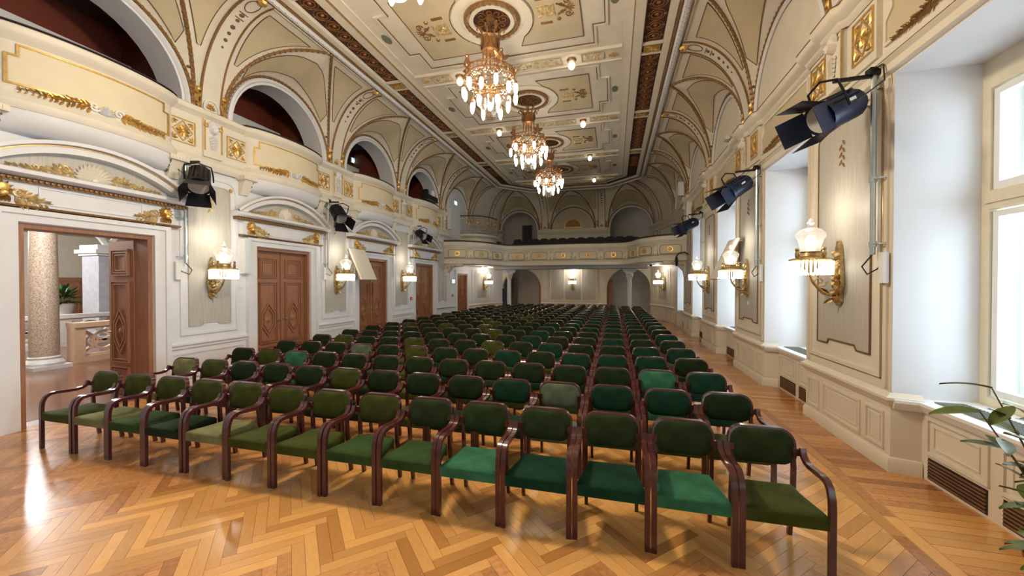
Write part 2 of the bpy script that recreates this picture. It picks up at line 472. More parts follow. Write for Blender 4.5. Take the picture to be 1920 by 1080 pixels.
mb = MB().prism(FL, inner, 0, .008); rep('silk_panel', mb, SILK, wall_left, yps, smooth=False)
mb = MB().strip(FL, inner, .02, 0, .02); rep('panel_bead', mb, SILK, wall_left, yps)
mb = MB()
for q in range(7): mb.leaf(FL, 0, 3.88 - .05 * q, -pi / 2 + (.7 if q % 2 else -.7), .1, .045, .015, .008)
mb.blob(FL, -.45, 4.06, .05, .03); mb.blob(FL, .45, 4.06, .05, .03)
rep('gilt_pendant', mb, GOLD, wall_left, yps)

# door surrounds and pediments
mb = MB()
for sg in (-1, 1):
    a, b = sorted((sg * .82, sg * 1.06)); mb.fbox(FL, a, b, 0, 2.92, 0, .06)
    a, b = sorted((sg * .98, sg * 1.06)); mb.fbox(FL, a, b, 0, 3.03, .061, .09)
mb.fbox(FL, -1.06, 1.06, 2.92, 3.10, 0, .06); mb.fbox(FL, -1.06, 1.06, 3.03, 3.10, .061, .09)
rep('architrave', mb, WHITE, wall_left, ycs, smooth=False)
mb = MB().sweep([(XL, -1.22), (XL, 1.22)], [(0, 3.10), (.11, 3.12), (.12, 3.145), (0, 3.16)])
rep('gilt_ledge', mb, OLDGOLD, wall_left, ycs)
mb = MB().fbox(FL, -1.12, 1.12, 3.14, 3.48, 0, .07); mb.strip(FL, rect(-.62, .62, 3.20, 3.43), .02, .07, .085)
rep('frieze_panel', mb, WHITE, wall_left, ycs)
for sg in (-1, 1):
    mb = MB().acanthus(FL, sg * .88, 3.18, .34, .30, -sg, 4, .07, .05); rep('gilt_leaf_spray', mb, PALEGOLD, wall_left, ycs)
    mb = MB().blob(FL, sg * .98, 3.36, .09, .10, .07); mb.blob(FL, sg * .98, 3.28, .065, .13, .07)
    for q in range(12): mb.leaf(FL, sg * .98, 3.34, 2 * pi * q / 12, .13, .05, .06, .07)
    for q in range(5): mb.leaf(FL, sg * .98 - .07 + .035 * q, 3.26, -pi / 2, .10, .035, .06, .07)
    rep('gilt_lion_mask', mb, GOLD, wall_left, ycs)
mb = MB().sweep([(XL, -1.34), (XL, 1.34)], [(0, 3.465), (.12, 3.465), (.13, 3.52), (.10, 3.535), (0, 3.535)])
for q in range(44): mb.blob(lambda u, v, n: (XL + n, u, v), -1.3 + .0605 * q, 3.50, .028, .03, .13, 5)
rep('gilt_leaf_moulding', mb, OLDGOLD, wall_left, ycs)
mb = MB().sweep([(XL, -1.40), (XL, 1.40)], [(0, 3.535), (.17, 3.535), (.24, 3.57), (.24, 3.62), (.20, 3.64), (0, 3.65)])
rep('cornice_ledge', mb, WHITE, wall_left, ycs)
# segmental pediment: swept arch
def seg_arch(hw, rise, z0, n=20):
    R = (hw * hw + rise * rise) / (2 * rise); a = math.asin(hw / R)
    return [(R * sin(-a + 2 * a * i / n), z0 + rise - R + R * cos(-a + 2 * a * i / n)) for i in range(n + 1)]
arc_o = seg_arch(1.38, .50, 3.64); arc_i = seg_arch(1.16, .38, 3.64)
mb = MB().prism(FL, arc_o + arc_i[::-1], 0, .17)
mb.strip(FL, seg_arch(1.38, .52, 3.65), .05, .10, .24, closed=False)
rep('arched_pediment', mb, WHITE, wall_left, ycs)
mb = MB().strip(FL, seg_arch(1.30, .475, 3.65), .016, .165, .182, closed=False); rep('gilt_pediment_line', mb, GOLD, wall_left, ycs)
mb = MB().prism(FL, arc_i, 0, .03); rep('tympanum', mb, SILK, wall_left, ycs, smooth=False)
mb = MB().shell(FL, 0, 3.68, .28, .03, 13, .05); rep('shell_relief', mb, IVORY, wall_left, ycs)
for sg in (-1, 1):
    mb = MB().acanthus(FL, sg * .2, 3.66, .72, .26, sg, 9, .03, .05); rep('gilt_garland', mb, PALEGOLD, wall_left, ycs)

# bowed gallery fronts
def bow(n=24, hw=1.06, dep=.24, base=.10):
    pts = [(XL + .02, -hw - .06), (XL + base, -hw)]
    for i in range(1, n):
        t = -1 + 2 * i / n; pts.append((XL + base + dep * (1 - t * t) ** .75, t * hw))
    return pts + [(XL + base, hw), (XL + .02, hw + .06)]
BOW = bow()
mb = MB().sweep(BOW, [(-.10, 4.43), (.06, 4.43), (.09, 4.49), (.09, 4.54), (.05, 4.60), (.01, 4.66), (.01, 5.33), (.04, 5.37), (.09, 5.42), (.11, 5.46), (.11, 5.52), (.07, 5.55), (-.10, 5.55)])
rep('gallery_front', mb, IVORY, wall_left, ycs)
mb = MB().sweep(BOW, [(.10, 5.55), (.09, 5.575), (-.14, 5.575), (-.14, 5.55)]); rep('gallery_handrail', mb, RAILDARK, wall_left, ycs)
BU = BOW[1:-1]; BL = [0]
for i in range(1, len(BU)): BL.append(BL[-1] + hypot(BU[i][0] - BU[i - 1][0], BU[i][1] - BU[i - 1][1]))
BT = BL[-1]
def FBOW(u, v, n):
    s = min(max(u + BT / 2, 0), BT); i = 0
    while i < len(BU) - 2 and BL[i + 1] < s: i += 1
    t = (s - BL[i]) / (BL[i + 1] - BL[i]); a, b = BU[i], BU[i + 1]
    d = norm2(a, b)
    return (a[0] + (b[0] - a[0]) * t + d[1] * (n + .01), a[1] + (b[1] - a[1]) * t - d[0] * (n + .01), v)
def dense(pts, step=.12):
    out = []
    for i, p in enumerate(pts):
        q = pts[(i + 1) % len(pts)]; k = max(1, int(hypot(q[0] - p[0], q[1] - p[1]) / step))
        out += [lerp(p, q, j / k) for j in range(k)]
    return out
hb = BT / 2 - .12
bp = [(-hb, 4.84), (-hb + .0, 4.76), (hb, 4.76), (hb, 4.84), (hb, 5.14), (hb - .10, 5.14), (hb - .10, 5.29), (-hb + .10, 5.29), (-hb + .10, 5.14), (-hb, 5.14)]
mb = MB().grid(lambda a, b: FBOW(-hb + .02 + (2 * hb - .04) * a, 4.77 + .36 * b, .004), 24, 1)
mb.grid(lambda a, b: FBOW(-hb + .12 + (2 * hb - .24) * a, 5.13 + .15 * b, .004), 24, 1)
rep('gallery_panel', mb, PALECREAM, wall_left, ycs)
mb = MB().strip(FBOW, dense(bp), .026, 0, .02); rep('gilt_panel_frame', mb, GOLD, wall_left, ycs)
mb = MB()
for sg in (-1, 1): mb.acanthus(FBOW, sg * .16, 4.68, .72, .20, sg, 21, .0, .05)
rep('gilt_rail_garland', mb, GOLD, wall_left, ycs)
mb = MB().shell(FBOW, 0, 4.69, .13, .01, 7, .05)
for sg in (-1, 1): mb.scroll(FBOW, sg * .15, 4.76, .07, 0, sg, 1.3, .018, .0)
rep('white_cartouche', mb, WHITE, wall_left, ycs)
mb = MB().grid(lambda a, b: (lambda p: (XL + (p[0] + .05 - XL) * sin(b * pi / 2), p[1] * (0.97 + .03 * b), 4.435 - .30 * cos(b * pi / 2)))(BU[int(round(a * (len(BU) - 1)))]), len(BU) - 1, 6)
rep('gallery_soffit', mb, WHITE, wall_left, ycs)
mb = MB()
for sg in (-1, 1):
    mb.prism(lambda u, v, n: (XL + u, sg * (1.02 + n), v), [(0, 4.02), (.05, 4.03), (.11, 4.12), (.14, 4.25), (.20, 4.33), (.22, 4.425), (0, 4.425)], 0, .20)
    mb.fbox(FL, sg * 1.12 - .16, sg * 1.12 + .16, 4.345, 4.428, 0, .26)
    for q in range(5): mb.fbox(FL, sg * 1.12 - .13 + .055 * q, sg * 1.12 - .10 + .055 * q, 4.36, 4.41, .26, .27)
rep('gallery_console', mb, IVORY, wall_left, ycs)
mb = MB()
for sg in (-1, 1):
    for q in range(3): mb.scroll(lambda u, v, n: (XL + u, sg * (1.015 - n), v), .06 + .04 * q, 4.14 + .08 * q, .045, 0, 1, 1.1, .010, 0)
rep('console_scroll', mb, OLDGOLD, wall_left, ycs)

# pilaster zone between the gallery fronts
mb = MB().fbox(FL, -.80, .80, 4.45, 5.55, 0, .06)
mb.sweep([(XL, -.82), (XL, .82)], [(.06, 4.37), (.10, 4.41), (.13, 4.47), (.13, 4.53), (.08, 4.58), (.06, 4.61)])
mb.sweep([(XL, -.82), (XL, .82)], [(.06, 5.36), (.09, 5.39), (.15, 5.44), (.16, 5.52), (.10, 5.56), (0, 5.56)])
mb.fbox(FL, -.19, .19, 4.62, 5.36, .06, .11)
rep('gallery_pilaster', mb, IVORY, wall_left, yps)
mb = MB()
for sg in (-1, 1): mb.fbox(FL, sg * .17 - .012, sg * .17 + .012, 4.74, 5.34, .11, .125); mb.blob(FL, sg * .15, 5.24, .05, .05, .11)
rep('gilt_pilaster_strip', mb, GOLD, wall_left, yps)
def mask(mb, fr, n0):
    mb.blob(fr, 0, 5.17, .085, .12, n0, 10); mb.blob(fr, 0, 5.22, .10, .07, n0, 10); mb.blob(fr, 0, 5.15, .02, .14, n0, 6)
    for q in range(7): mb.leaf(fr, 0, 5.22, pi * (.05 + .9 * q / 6), .15, .07, .05, n0)
    for q in range(5):
        for sg in (-1, 1): mb.leaf(fr, 0, 5.06 - .06 * q, -pi / 2 + sg * .9, .12 - .012 * q, .05, .04, n0)
    return mb
rep('sculpted_mask', mask(MB(), FL, .11), WHITE, wall_left, yps)
def lozenge(fr, uc, vc, hw, hh, n0):
    g = MB().strip(fr, rect(uc - hw, uc + hw, vc - hh, vc + hh), .018, n0, n0 + .018)
    g.strip(fr, [(uc - hw * .8, vc), (uc, vc - hh * .85), (uc + hw * .8, vc), (uc, vc + hh * .85)], .016, n0, n0 + .018)
    g.rosette(fr, uc, vc, min(hw, hh) * .62, n0, 10, .03)
    for a in (-1, 1):
        for b in (-1, 1):
            for q in range(3): g.leaf(fr, uc + a * hw * .85, vc + b * hh * .8, atan2(-b, -a) + (q - 1) * .6, hh * .5, hh * .2, .02, n0)
    return g
for sg in (-1, 1):
    rep('gilt_lozenge', lozenge(FL, sg * .545, 4.98, .22, .22, .06), GOLD, wall_left, yps)

# upper gallery openings: arch rings, red boxes behind
def arch_wall(mb, fr, u0, u1, v0, v1, uc, r, vs, n0, n1, k=20):
    if uc - r > u0: mb.fbox(fr, u0, uc - r, v0, v1, n0, n1)
    if uc + r < u1: mb.fbox(fr, uc + r, u1, v0, v1, n0, n1)
    pts = [(uc + r, v1), (uc - r, v1)] + arc((uc, vs), r, pi, 0, k)
    return mb.prism(fr, pts, n0, n1)
mb = arch_wall(MB(), FL, -1.52, 1.52, 5.3, 7.09, 0, 1.34, Z0, -.55, 0)
rep('gallery_arch', mb, WHITE, wall_left, ycs, ang=20)
gal = MB().box(-11.0, XL - .42, 2.0, 17.2, 4.55, 4.72).box(-11.1, -10.0, 2.0, 17.2, 4.72, 7.6)
for k in range(-1, 4): gal.box(-10.2, XL - .41, yp(k) - .34, yp(k) + .34, 4.72, 7.5)
gal.build('gallery_red_wall', REDWALL, wall_left, smooth=False)
MB().box(-11.0, XL - .02, 2.0, 17.2, 7.3, 7.5).build('gallery_ceiling', DARK, wall_left, smooth=False)
mb = MB().box(-10.0, -9.7, 2.1, 17.1, 6.30, 6.55); mb.build('gallery_cornice', PLASTIC, wall_left, smooth=False)

# left wall near the back balcony: plain painted panels
mb = MB()
for a, b in ((16.25, 16.85), (17.35, 17.75), (17.95, 18.55)):
    mb.strip(FL, rect(a, b, 1.05, 2.75), .035, 0, .02)
mb.sweep([(XL, 16.1), (XL, 18.65)], [(0, .78), (.035, .84), (.07, .87), (.07, .90), (0, .93)])
mb.build('panel_moulding', WHITE, wall_left)
mb = MB()
for u0, u1, v0, v1 in ((18.62, 18.84, 0, 2.61), (20.32, 20.54, 0, 2.61), (18.62, 20.54, 2.61, 2.82)): mb.fbox(FL, u0, u1, v0, v1, 0, .05)
mb.build('architrave', WHITE, wall_left, smooth=False)

# ================================================================== RIGHT WALL
PH = 0.95                       # half width of a pier
wr = MB()
prev = YF
for k in [-3, -2, -1, 0, 1, 2, 3]:
    wr.box(XR, 3.95, yp(k) - PH, yp(k) + PH, 0, 4.34)
wr.box(XR, 3.95, 19.86, 21.2, 0, 4.34)
wr.box(XR, 3.95, YF, 21.2, 4.34, 5.6)
wr.box(XR + .02, 3.3, YF, 21.2, 5.6, 7.35)
wr.box(XR, 3.95, YF - .2, yp(-3) - PH + .01, 0, 4.34)
for k in WIN_BAYS: wr.box(3.15, 3.95, yc(k) - P / 2 + PH - .01, yc(k) + P / 2 - PH + .01, 0, .78)
wall_right = wr.build('wall_right', IVORY, smooth=False)
tag(wall_right, 'ivory right wall with broad piers between deep window niches', 'wall', kind='structure')
RB = [0, 1, 2, 3]; rps = [yp(k) for k in RB]
# window niche linings
hw = P / 2 - PH
mb = MB().box(XR + .002, 3.66, -hw, -hw + .012, .8, 4.33).box(XR + .002, 3.66, hw - .012, hw, .8, 4.33).box(XR + .002, 3.66, -hw, hw, 4.318, 4.338)
rep('niche_lining', mb, NICHE, wall_right, [yc(k) for k in WIN_BAYS], smooth=False)
mb = MB().sweep([(XR + .002, hw - .03), (3.15, hw - .10), (3.15, -hw + .10), (XR + .002, -hw + .03)][::-1], [(-.02, .70), (-.045, .74), (-.07, .78), (-.07, .81), (.5, .815), (.5, .75)])
rep('window_sill', mb, WINWHITE, wall_right, [yc(k) for k in WIN_BAYS], smooth=False)
mb = MB().box(3.22, 3.46, -hw + .12, hw - .12, .805, .822)
for q in range(40): mb.box(3.225, 3.455, -hw + .14 + .0375 * q, -hw + .155 + .0375 * q, .822, .827)
rep('radiator_grille', mb, GRILLE, wall_right, [yc(k) for k in WIN_BAYS if k >= 0], smooth=False)
FP = lambda u, v, n: (3.15 - n, u, v)
for sg in (-1, 1):
    c0 = sg * .40
    mb = MB().strip(FP, rect(c0 - .33, c0 + .33, .30, .66), .035, 0, .02).strip(FP, rect(c0 - .25, c0 + .25, .37, .59), .015, 0, .012)
    rep('parapet_panel', mb, IVORY, wall_right, [yc(k) for k in WIN_BAYS if k >= 0])
    mb = MB().fbox(FP, c0 - .33, c0 + .33, .03, .25, 0, .004)
    rep('vent_opening', mb, VENTDARK, wall_right, [yc(k) for k in WIN_BAYS if k >= 0], smooth=False)
    for q in range(6):
        mb = MB().fbox(FP, c0 - .32, c0 + .32, .045 + .034 * q, .058 + .034 * q, .004, .016)
        rep('vent_slat', mb, VENTSLAT, wall_right, [yc(k) for k in WIN_BAYS if 0 <= k <= 2], smooth=False)
# pier dado, skirting and panels
PPATH = [(3.148, -PH - .075), (XR - .005, -PH - .003), (XR - .005, PH + .003), (3.148, PH + .075)][::-1]
rsl = [yp(k) for k in RB]
mb = MB().prism(lambda u, v, n: (u, v, n), [(3.149, -PH - .07), (XR - .004, -PH - .002), (XR - .004, PH + .002), (3.149, PH + .07)], 0.001, .79); rep('pier_dado', mb, IVORY, wall_right, rsl, smooth=False)
mb = MB().sweep(PPATH, [(0, .70), (.02, .72), (.03, .75), (.06, .79), (.06, .82), (.02, .85), (0, .87)]); rep('dado_rail', mb, IVORY, wall_right, rsl)
mb = MB().sweep(PPATH, [(.03, 0), (.03, .13), (.012, .16), (0, .165)]); rep('skirting', mb, IVORY, wall_right, rsl)
for c0, h_ in ((-.70, .15), (0, .42), (.70, .15)):
    mb = MB().strip(FR, rect(c0 - h_, c0 + h_, .23, .62), .03, 0.002, .024).strip(FR, rect(c0 - h_ + .06, c0 + h_ - .06, .29, .56), .014, 0, .012)
    rep('dado_panel', mb, IVORY, wall_right, rsl)
mb = MB().strip(FR, round_top(.78, 1.02, 4.25, .12), .05, 0, .03); rep('panel_moulding', mb, IVORY, wall_right, rsl)
mb = MB().strip(FR, round_top(.81, .99, 4.28, .12), .014, 0, .012); rep('panel_outline', mb, BROWNLINE, wall_right, rsl)
rin = [(-.60, 1.22), (-.34, 1.22), (-.30, 1.28), (.30, 1.28), (.34, 1.22), (.60, 1.22), (.60, 4.05)] + arc((.48, 4.05), .12, 0, pi / 2, 4)[1:] + arc((-.48, 4.05), .12, pi / 2, pi, 4)
mb = MB().prism(FR, rin, 0, .008); rep('silk_panel', mb, SILK, wall_right, rsl, smooth=False)
mb = MB().strip(FR, rin, .02, 0, .016); rep('panel_bead', mb, BROWNLINE, wall_right, rsl)
mb = MB()
for q in range(7): mb.leaf(FR, 0, 3.95 - .05 * q, -pi / 2 + (.7 if q % 2 else -.7), .1, .045, .015, .008)
rep('gilt_pendant', mb, OLDGOLD, wall_right, rsl)
mb = MB().fbox(FR, -.90, -.84, .9, 4.3, 0, .025).fbox(FR, .84, .90, .9, 4.3, 0, .025); rep('pier_edge_strip', mb, IVORY, wall_right, rsl, smooth=False)
mb = MB().fbox(FR, -.845, -.835, 1.6, 4.25, 0, .03); rep('gilt_edge_line', mb, GOLD, wall_right, rsl, smooth=False)
# entablature over piers and windows
mb = MB().sweep([(XR, 21.0), (XR, YF)], [(0, 4.34), (.05, 4.36), (.05, 4.44), (.09, 4.48), (.10, 4.54), (.05, 4.58), (.03, 4.60), (0, 4.61)])
mb.build('architrave_band', IVORY, wall_right)
mb = MB().sweep([(XR, 21.0), (XR, YF)], [(.085, 4.475), (.095, 4.49), (.085, 4.50)]); mb.build('architrave_line', BROWNLINE, wall_right)
cpath = []
for k in range(3, -2, -1):
    cpath += [(XR, yp(k) + .85), (XR - .07, yp(k) + .78), (XR - .07, yp(k) + .26), (XR - .13, yp(k) + .2), (XR - .13, yp(k) - .2), (XR - .07, yp(k) - .26), (XR - .07, yp(k) - .78), (XR, yp(k) - .85)]
cpath = [(XR, 21.0)] + cpath + [(XR, YF)]
mb = MB().sweep(cpath, [(0, 5.30), (.03, 5.33), (.05, 5.38), (.12, 5.43), (.15, 5.48), (.15, 5.53), (.10, 5.56), (0, 5.57)]); mb.build('vault_cornice', IVORY, wall_right)
mb = MB().sweep(cpath, [(.145, 5.535), (.155, 5.55), (.12, 5.565)]); mb.build('cornice_line', OLDGOLD, wall_right)
mb = MB().fbox(FR, -.76, .76, 4.61, 5.40, 0, .06).fbox(FR, -.19, .19, 4.61, 5.40, .06, .12); rep('frieze_pilaster', mb, IVORY, wall_right, rsl, smooth=False)
rep('sculpted_mask', mask(MB(), FR, .12), IVORY, wall_right, rsl)
for sg in (-1, 1):
    rep('gilt_lozenge', lozenge(FR, sg * .52, 4.98, .19, .25, .06), GOLD, wall_right, rsl)
    mb = MB().fbox(FR, sg * .19 - .01, sg * .19 + .01, 4.64, 5.34, .12, .13); rep('gilt_pilaster_strip', mb, GOLD, wall_right, rsl, smooth=False)
ryc = [yc(k) for k in (0, 1, 2, 3, 4)]
fo = [(-1.0, 4.70), (1.0, 4.70), (1.0, 4.95), (.9, 5.05), (.9, 5.24), (-.9, 5.24), (-.9, 5.05), (-1.0, 4.95)]
mb = MB().prism(FR, fo, 0, .012); rep('frieze_panel', mb, CREAM, wall_right, ryc, smooth=False)
mb = MB().strip(FR, fo, .035, 0, .03); rep('frieze_moulding', mb, IVORY, wall_right, ryc)
mb = MB()
for sg in (-1, 1): mb.acanthus(FR, sg * .12, 4.68, .75, .15, sg, 31, .012, .05)
mb.shell(FR, 0, 4.70, .12, .012, 7, .05); rep('gilt_garland', mb, OLDGOLD, wall_right, ryc)

# windows
for i, k in enumerate(WIN_BAYS):
    w = MB()
    Fw = lambda u, v, n: (3.66 + n, yc(k) + u, v)
    for u0, u1, v0, v1 in ((-hw, -hw + .10, .8, 4.33), (hw - .10, hw, .8, 4.33), (-hw + .1, hw - .1, 4.02, 4.33), (-hw + .1, hw - .1, .80, .90)): w.fbox(Fw, u0, u1, v0, v1, 0, .16)
    wo = w.build('window_%d' % (i + 1), WINPAINT, smooth=False)
    tag(wo, 'tall cream double casement window in niche %s' % ('behind the stage' if k < 0 else ['beside the leafy plant', 'after the nearest pier', 'behind the second pier', 'behind the third pier', 'under the back balcony'][k]), 'window', kind='structure')
    t = MB().fbox(Fw, -hw + .1, hw - .1, 2.80, 2.98, -.03, .12).fbox(Fw, -hw + .1, hw - .1, 2.86, 2.90, -.05, -.03)
    t.build('transom', WINPAINT, wo, smooth=False)
    MB().fbox(Fw, -.05, .05, .9, 4.02, -.02, .12).build('mullion', WINPAINT, wo, smooth=False)
    for sg in (-1, 1):
        for v0, v1 in ((.92, 2.78), (3.0, 4.0)):
            a, b = sorted((sg * .06, sg * (hw - .11)))
            c = MB()
            for r_ in ((a, a + .06, v0, v1), (b - .06, b, v0, v1), (a + .06, b - .06, v0, v0 + .07), (a + .06, b - .06, v1 - .06, v1)): c.fbox(Fw, *r_, .02, .09)
            co = c.build('casement', WINWHITE, wo, smooth=False)
            MB().fbox(Fw, a + .05, b - .05, v0 + .05, v1 - .05, .05, .056).build('pane', PANE, co, smooth=False)
    # outer window of the box window
    c = MB(); Fo = lambda u, v, n: (3.98 + n, yc(k) + u, v)
    for r_ in ((-hw, -hw + .12, .8, 4.33), (hw - .12, hw, .8, 4.33), (-hw + .12, hw - .12, 2.84, 2.96), (-.06, .06, .9, 2.84), (-.06, .06, 2.96, 4.1), (-hw + .12, hw - .12, .8, .9), (-hw + .12, hw - .12, 4.1, 4.33)): c.fbox(Fo, *r_, 0, .07)
    c.build('outer_frame', WINWHITE, wo, smooth=False)
    MB().box(3.8, 4.0, yc(k) - hw - .01, yc(k) - hw + .01, .75, 4.34).box(3.8, 4.0, yc(k) + hw - .01, yc(k) + hw + .01, .75, 4.34).build('box_lining', WINWHITE, wo, smooth=False)
    h = MB().fbox(Fw, -.03, .03, 2.82, 2.84, -.09, -.05).tube([Fw(-.25, 2.83, -.07), Fw(.25, 2.83, -.07)], .008, 5)
    h.build('window_bolt', BRASS, wo)

# ================================================================== BACK WALL
RCOR = [(XR, 20.8), (2.90, 21.3), (2.80, 22.1), (2.62, 22.95), (2.36, 23.8), (2.10, 24.5)]
LCOR = [(XL, 20.5), (XL + .02, 21.3), (-7.92, 22.1), (-7.74, 22.95), (-7.48, 23.8), (-7.2, 24.5)]
bw = MB()
OPL, OPR = (-7.2, -4.60), (-.46, 2.10)
for a, b in (OPL, OPR):
    c0, r = (a + b) / 2, (b - a) / 2
    arch_wall(bw, FB, a, b, 0, 3.4, c0, r, 1.75, -.35, 0)
bw.fbox(FB, OPL[1], OPR[0], 0, 7.3, -.35, 0)
for sg in (-1, 1):
    c0 = XC + sg * 3.5
    a, b = (XC + 2.05, 2.6) if sg > 0 else (-7.7, XC - 2.05)
    arch_wall(bw, FB, a, b, 3.4, 7.3, c0, 1.22, 5.55, -.35, 0)
wall_back = bw.build('wall_back', IVORY, smooth=True, ang=20)
tag(wall_back, 'ivory back wall with arched openings under and above the balcony', 'wall', kind='structure')
for nm, path in (('corner_wall', RCOR[::-1]), ('corner_wall', LCOR)):
    MB().sweep(path, [(0, 0), (0, 5.6), (-.3, 5.6)]).build(nm, IVORY if path is not LCOR else WHITE, wall_back, ang=50)
    MB().sweep(path, [(0, .70), (.03, .75), (.06, .79), (.06, .82), (0, .87)]).build('dado_rail', IVORY, wall_back)
    MB().sweep(path, [(.03, 0), (.03, .13), (0, .165)]).build('skirting', IVORY, wall_back)
    MB().sweep(path, [(0, 5.30), (.05, 5.38), (.12, 5.43), (.15, 5.50), (.10, 5.56), (0, 5.57)]).build('vault_cornice', IVORY, wall_back)
    def FCR(u, v, n, path=path):
        L = [0]
        for i in range(1, len(path)): L.append(L[-1] + hypot(path[i][0] - path[i - 1][0], path[i][1] - path[i - 1][1]))
        u = min(max(u, 0), L[-1] - 1e-6); i = 0
        while L[i + 1] < u: i += 1
        t = (u - L[i]) / (L[i + 1] - L[i]); d = norm2(path[i], path[i + 1])
        p = lerp(path[i], path[i + 1], t); return (p[0] + d[1] * n, p[1] - d[0] * n, v)
    s0 = .35 if path is not LCOR else .55
    pnl = MB()
    for u0, u1 in ((s0, s0 + .42), (s0 + .62, s0 + 1.95), (s0 + 2.15, s0 + 2.6)):
        pnl.strip(FCR, dense(rect(u0, u1, 1.0, 2.85), .2), .03, 0, .02)
        pnl.strip(FCR, dense(rect(u0, u1, .25, .62), .2), .025, 0, .016)
    pnl.build('panel_moulding', IVORY, wall_back)
    MB().grid(lambda a, b: FCR(s0 + .74 + 1.09 * a, 1.2 + 1.5 * b, .004), 6, 1).build('silk_panel', SILK, wall_back)
    pu = MB()
    for u0, u1 in ((s0, s0 + .6), (s0 + .9, s0 + 2.6)): pu.strip(FCR, dense(rect(u0, u1, 4.3, 5.15), .2), .02, 0, .012)
    pu.build('upper_panel_line', BROWNLINE, wall_back)
# centre panel on the ground floor
ctr = XC + .02
mb = MB().strip(FB, rect(ctr - 1.45, ctr + 1.45, .95, 3.0), .05, 0, .03)
for a in (-.55, .55): mb.fbox(FB, ctr + a - .03, ctr + a + .03, .95, 3.0, 0, .025)
for sg in (-1, 1): mb.strip(FB, rect(ctr + sg * 1.78 - .22, ctr + sg * 1.78 + .22, .95, 3.0), .03, 0, .02)
mb.sweep([(OPL[1], YB), (OPR[0], YB)], [(0, .70), (.03, .75), (.06, .79), (.06, .82), (0, .87)])
mb.build('panel_moulding', IVORY, wall_back)
for a, b in ((-1.38, -.62), (-.48, .48), (.62, 1.38)):
    MB().fbox(FB, ctr + a, ctr + b, 1.05, 2.98, 0, .008).build('silk_panel', SILK, wall_back, smooth=False)
# upper lunette in the middle
mb = MB().strip(FB, arc((XC, 5.62), .52, 0, pi, 16), .03, 0, .03); mb.build('gilt_lunette_frame', GOLD, wall_back)
MB().prism(FB, arc((XC, 5.62), .50, 0, pi, 16), 0, .012).build('gilt_lunette_panel', OLDGOLD, wall_back, smooth=False)
MB().prism(FB, arc((XC, Z0), 1.28, 0, pi, 24), 0, .006).build('blind_lunette', CREAM, wall_back, smooth=False)
mb = MB().sweep([(XC - 2.2, YB), (XC + 2.2, YB)], [(0, 5.20), (.05, 5.26), (.10, 5.34), (.12, 5.42), (.12, 5.47), (0, 5.50)]); mb.build('lunette_cornice', IVORY, wall_back)
# rooms behind the openings
rm = MB().box(-8.0, 3.2, 27.4, 27.6, -.01, 7.6).box(-8.2, -8.0, 24.85, 27.6, -.01, 7.6).box(3.0, 3.2, 24.85, 27.6, -.01, 7.6).box(-8.2, 3.2, 24.8, 27.6, 3.15, 3.4).box(-8.2, 3.2, 24.7, 27.6, 7.4, 7.6)
rm.box(XC - 2.1, XC - 1.9, 24.85, 27.39, 0, 3.14).box(XC + 1.9, XC + 2.1, 24.85, 27.39, 0, 3.14)
rm.build('back_room_wall', BEIGE, wall_back, smooth=False)
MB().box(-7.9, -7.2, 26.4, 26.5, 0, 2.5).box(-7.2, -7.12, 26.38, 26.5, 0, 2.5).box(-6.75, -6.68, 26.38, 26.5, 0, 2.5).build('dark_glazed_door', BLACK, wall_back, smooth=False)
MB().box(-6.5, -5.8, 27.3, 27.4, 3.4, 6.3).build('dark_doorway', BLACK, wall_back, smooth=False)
for xx in (-4.78, -.28): MB().box(xx - .17, xx + .17, 25.6, 25.7, 0, 2.35).build('brown_door_leaf', FRAMEWOOD, wall_back, smooth=False)

# wall behind the camera and outer shell
wf = MB().box(-8.5, 4.0, YF - .3, YF, -.2, 7.8).build('wall_front', IVORY, smooth=False)
tag(wf, 'plain ivory stage end wall behind the viewer', 'wall', kind='structure')

# ================================================================== CEILING
BASE = [(XC + 3.17, YF), (XC + 3.17, 20.7), (XC + 2.0, 21.9), (XC - 2.0, 21.9), (XC - 3.17, 20.7), (XC - 3.17, YF)]
EDGE = offset_path(BASE, .88)
ce = MB().prism(lambda u, v, n: (u, v, n), EDGE, ZC, ZC + .3)
ce.box(-8.45, 3.9, YF - .2, 24.9, ZC + .3, ZC + .4)
ceiling = ce.build('ceiling', IVORY, smooth=False)
tag(ceiling, 'ivory stuccoed ceiling with gilded panels, dark fretwork borders and vaulted coves', 'ceiling', kind='structure')
MB().sweep(BASE, [(-.46, ZC), (-.46, ZC - .03), (-.30, ZC - .03), (-.24, ZC - .05), (-.22, ZC - .09), (-.02, ZC - .09), (0, ZC - .02)]).build('inner_border_moulding', IVORY, ceiling)
MB().sweep(BASE, [(-.245, ZC - .048), (-.235, ZC - .072), (-.222, ZC - .09)]).build('gilt_border_line', OLDGOLD, ceiling)
MB().sweep(BASE, [(.45, ZC - .02), (.47, ZC - .09), (.60, ZC - .10), (.64, ZC - .06), (.88, ZC - .06), (.90, ZC - .14), (.90, ZC)]).build('outer_border_moulding', IVORY, ceiling)
def ring_path(d, z, step=None): return [(x, y, z) for x, y in offset_path(BASE, d)]
MB().tube(ring_path(.645, ZC - .10), .030, 6).build('gilt_rope_moulding', OLDGOLD, ceiling)
MB().tube(ring_path(.76, ZC - .10), .075, 8).build('round_moulding', WHITE, ceiling)
dots = MB()
for sg in (-1, 1):
    y = 5.0
    while y < 20.6:
        for a in (-.5, .6): dots.ball((XC + sg * 3.93 + .055 * a, y + .06 * a, ZC - .172), .011, 4, 2)
        y += .15
dots.build('gilt_dots', BROWNLINE, ceiling)
MB().sweep(BASE, [(0, ZC - .012), (.45, ZC - .012)], cap=False).build('fretwork_ground', FRET, ceiling, smooth=False)
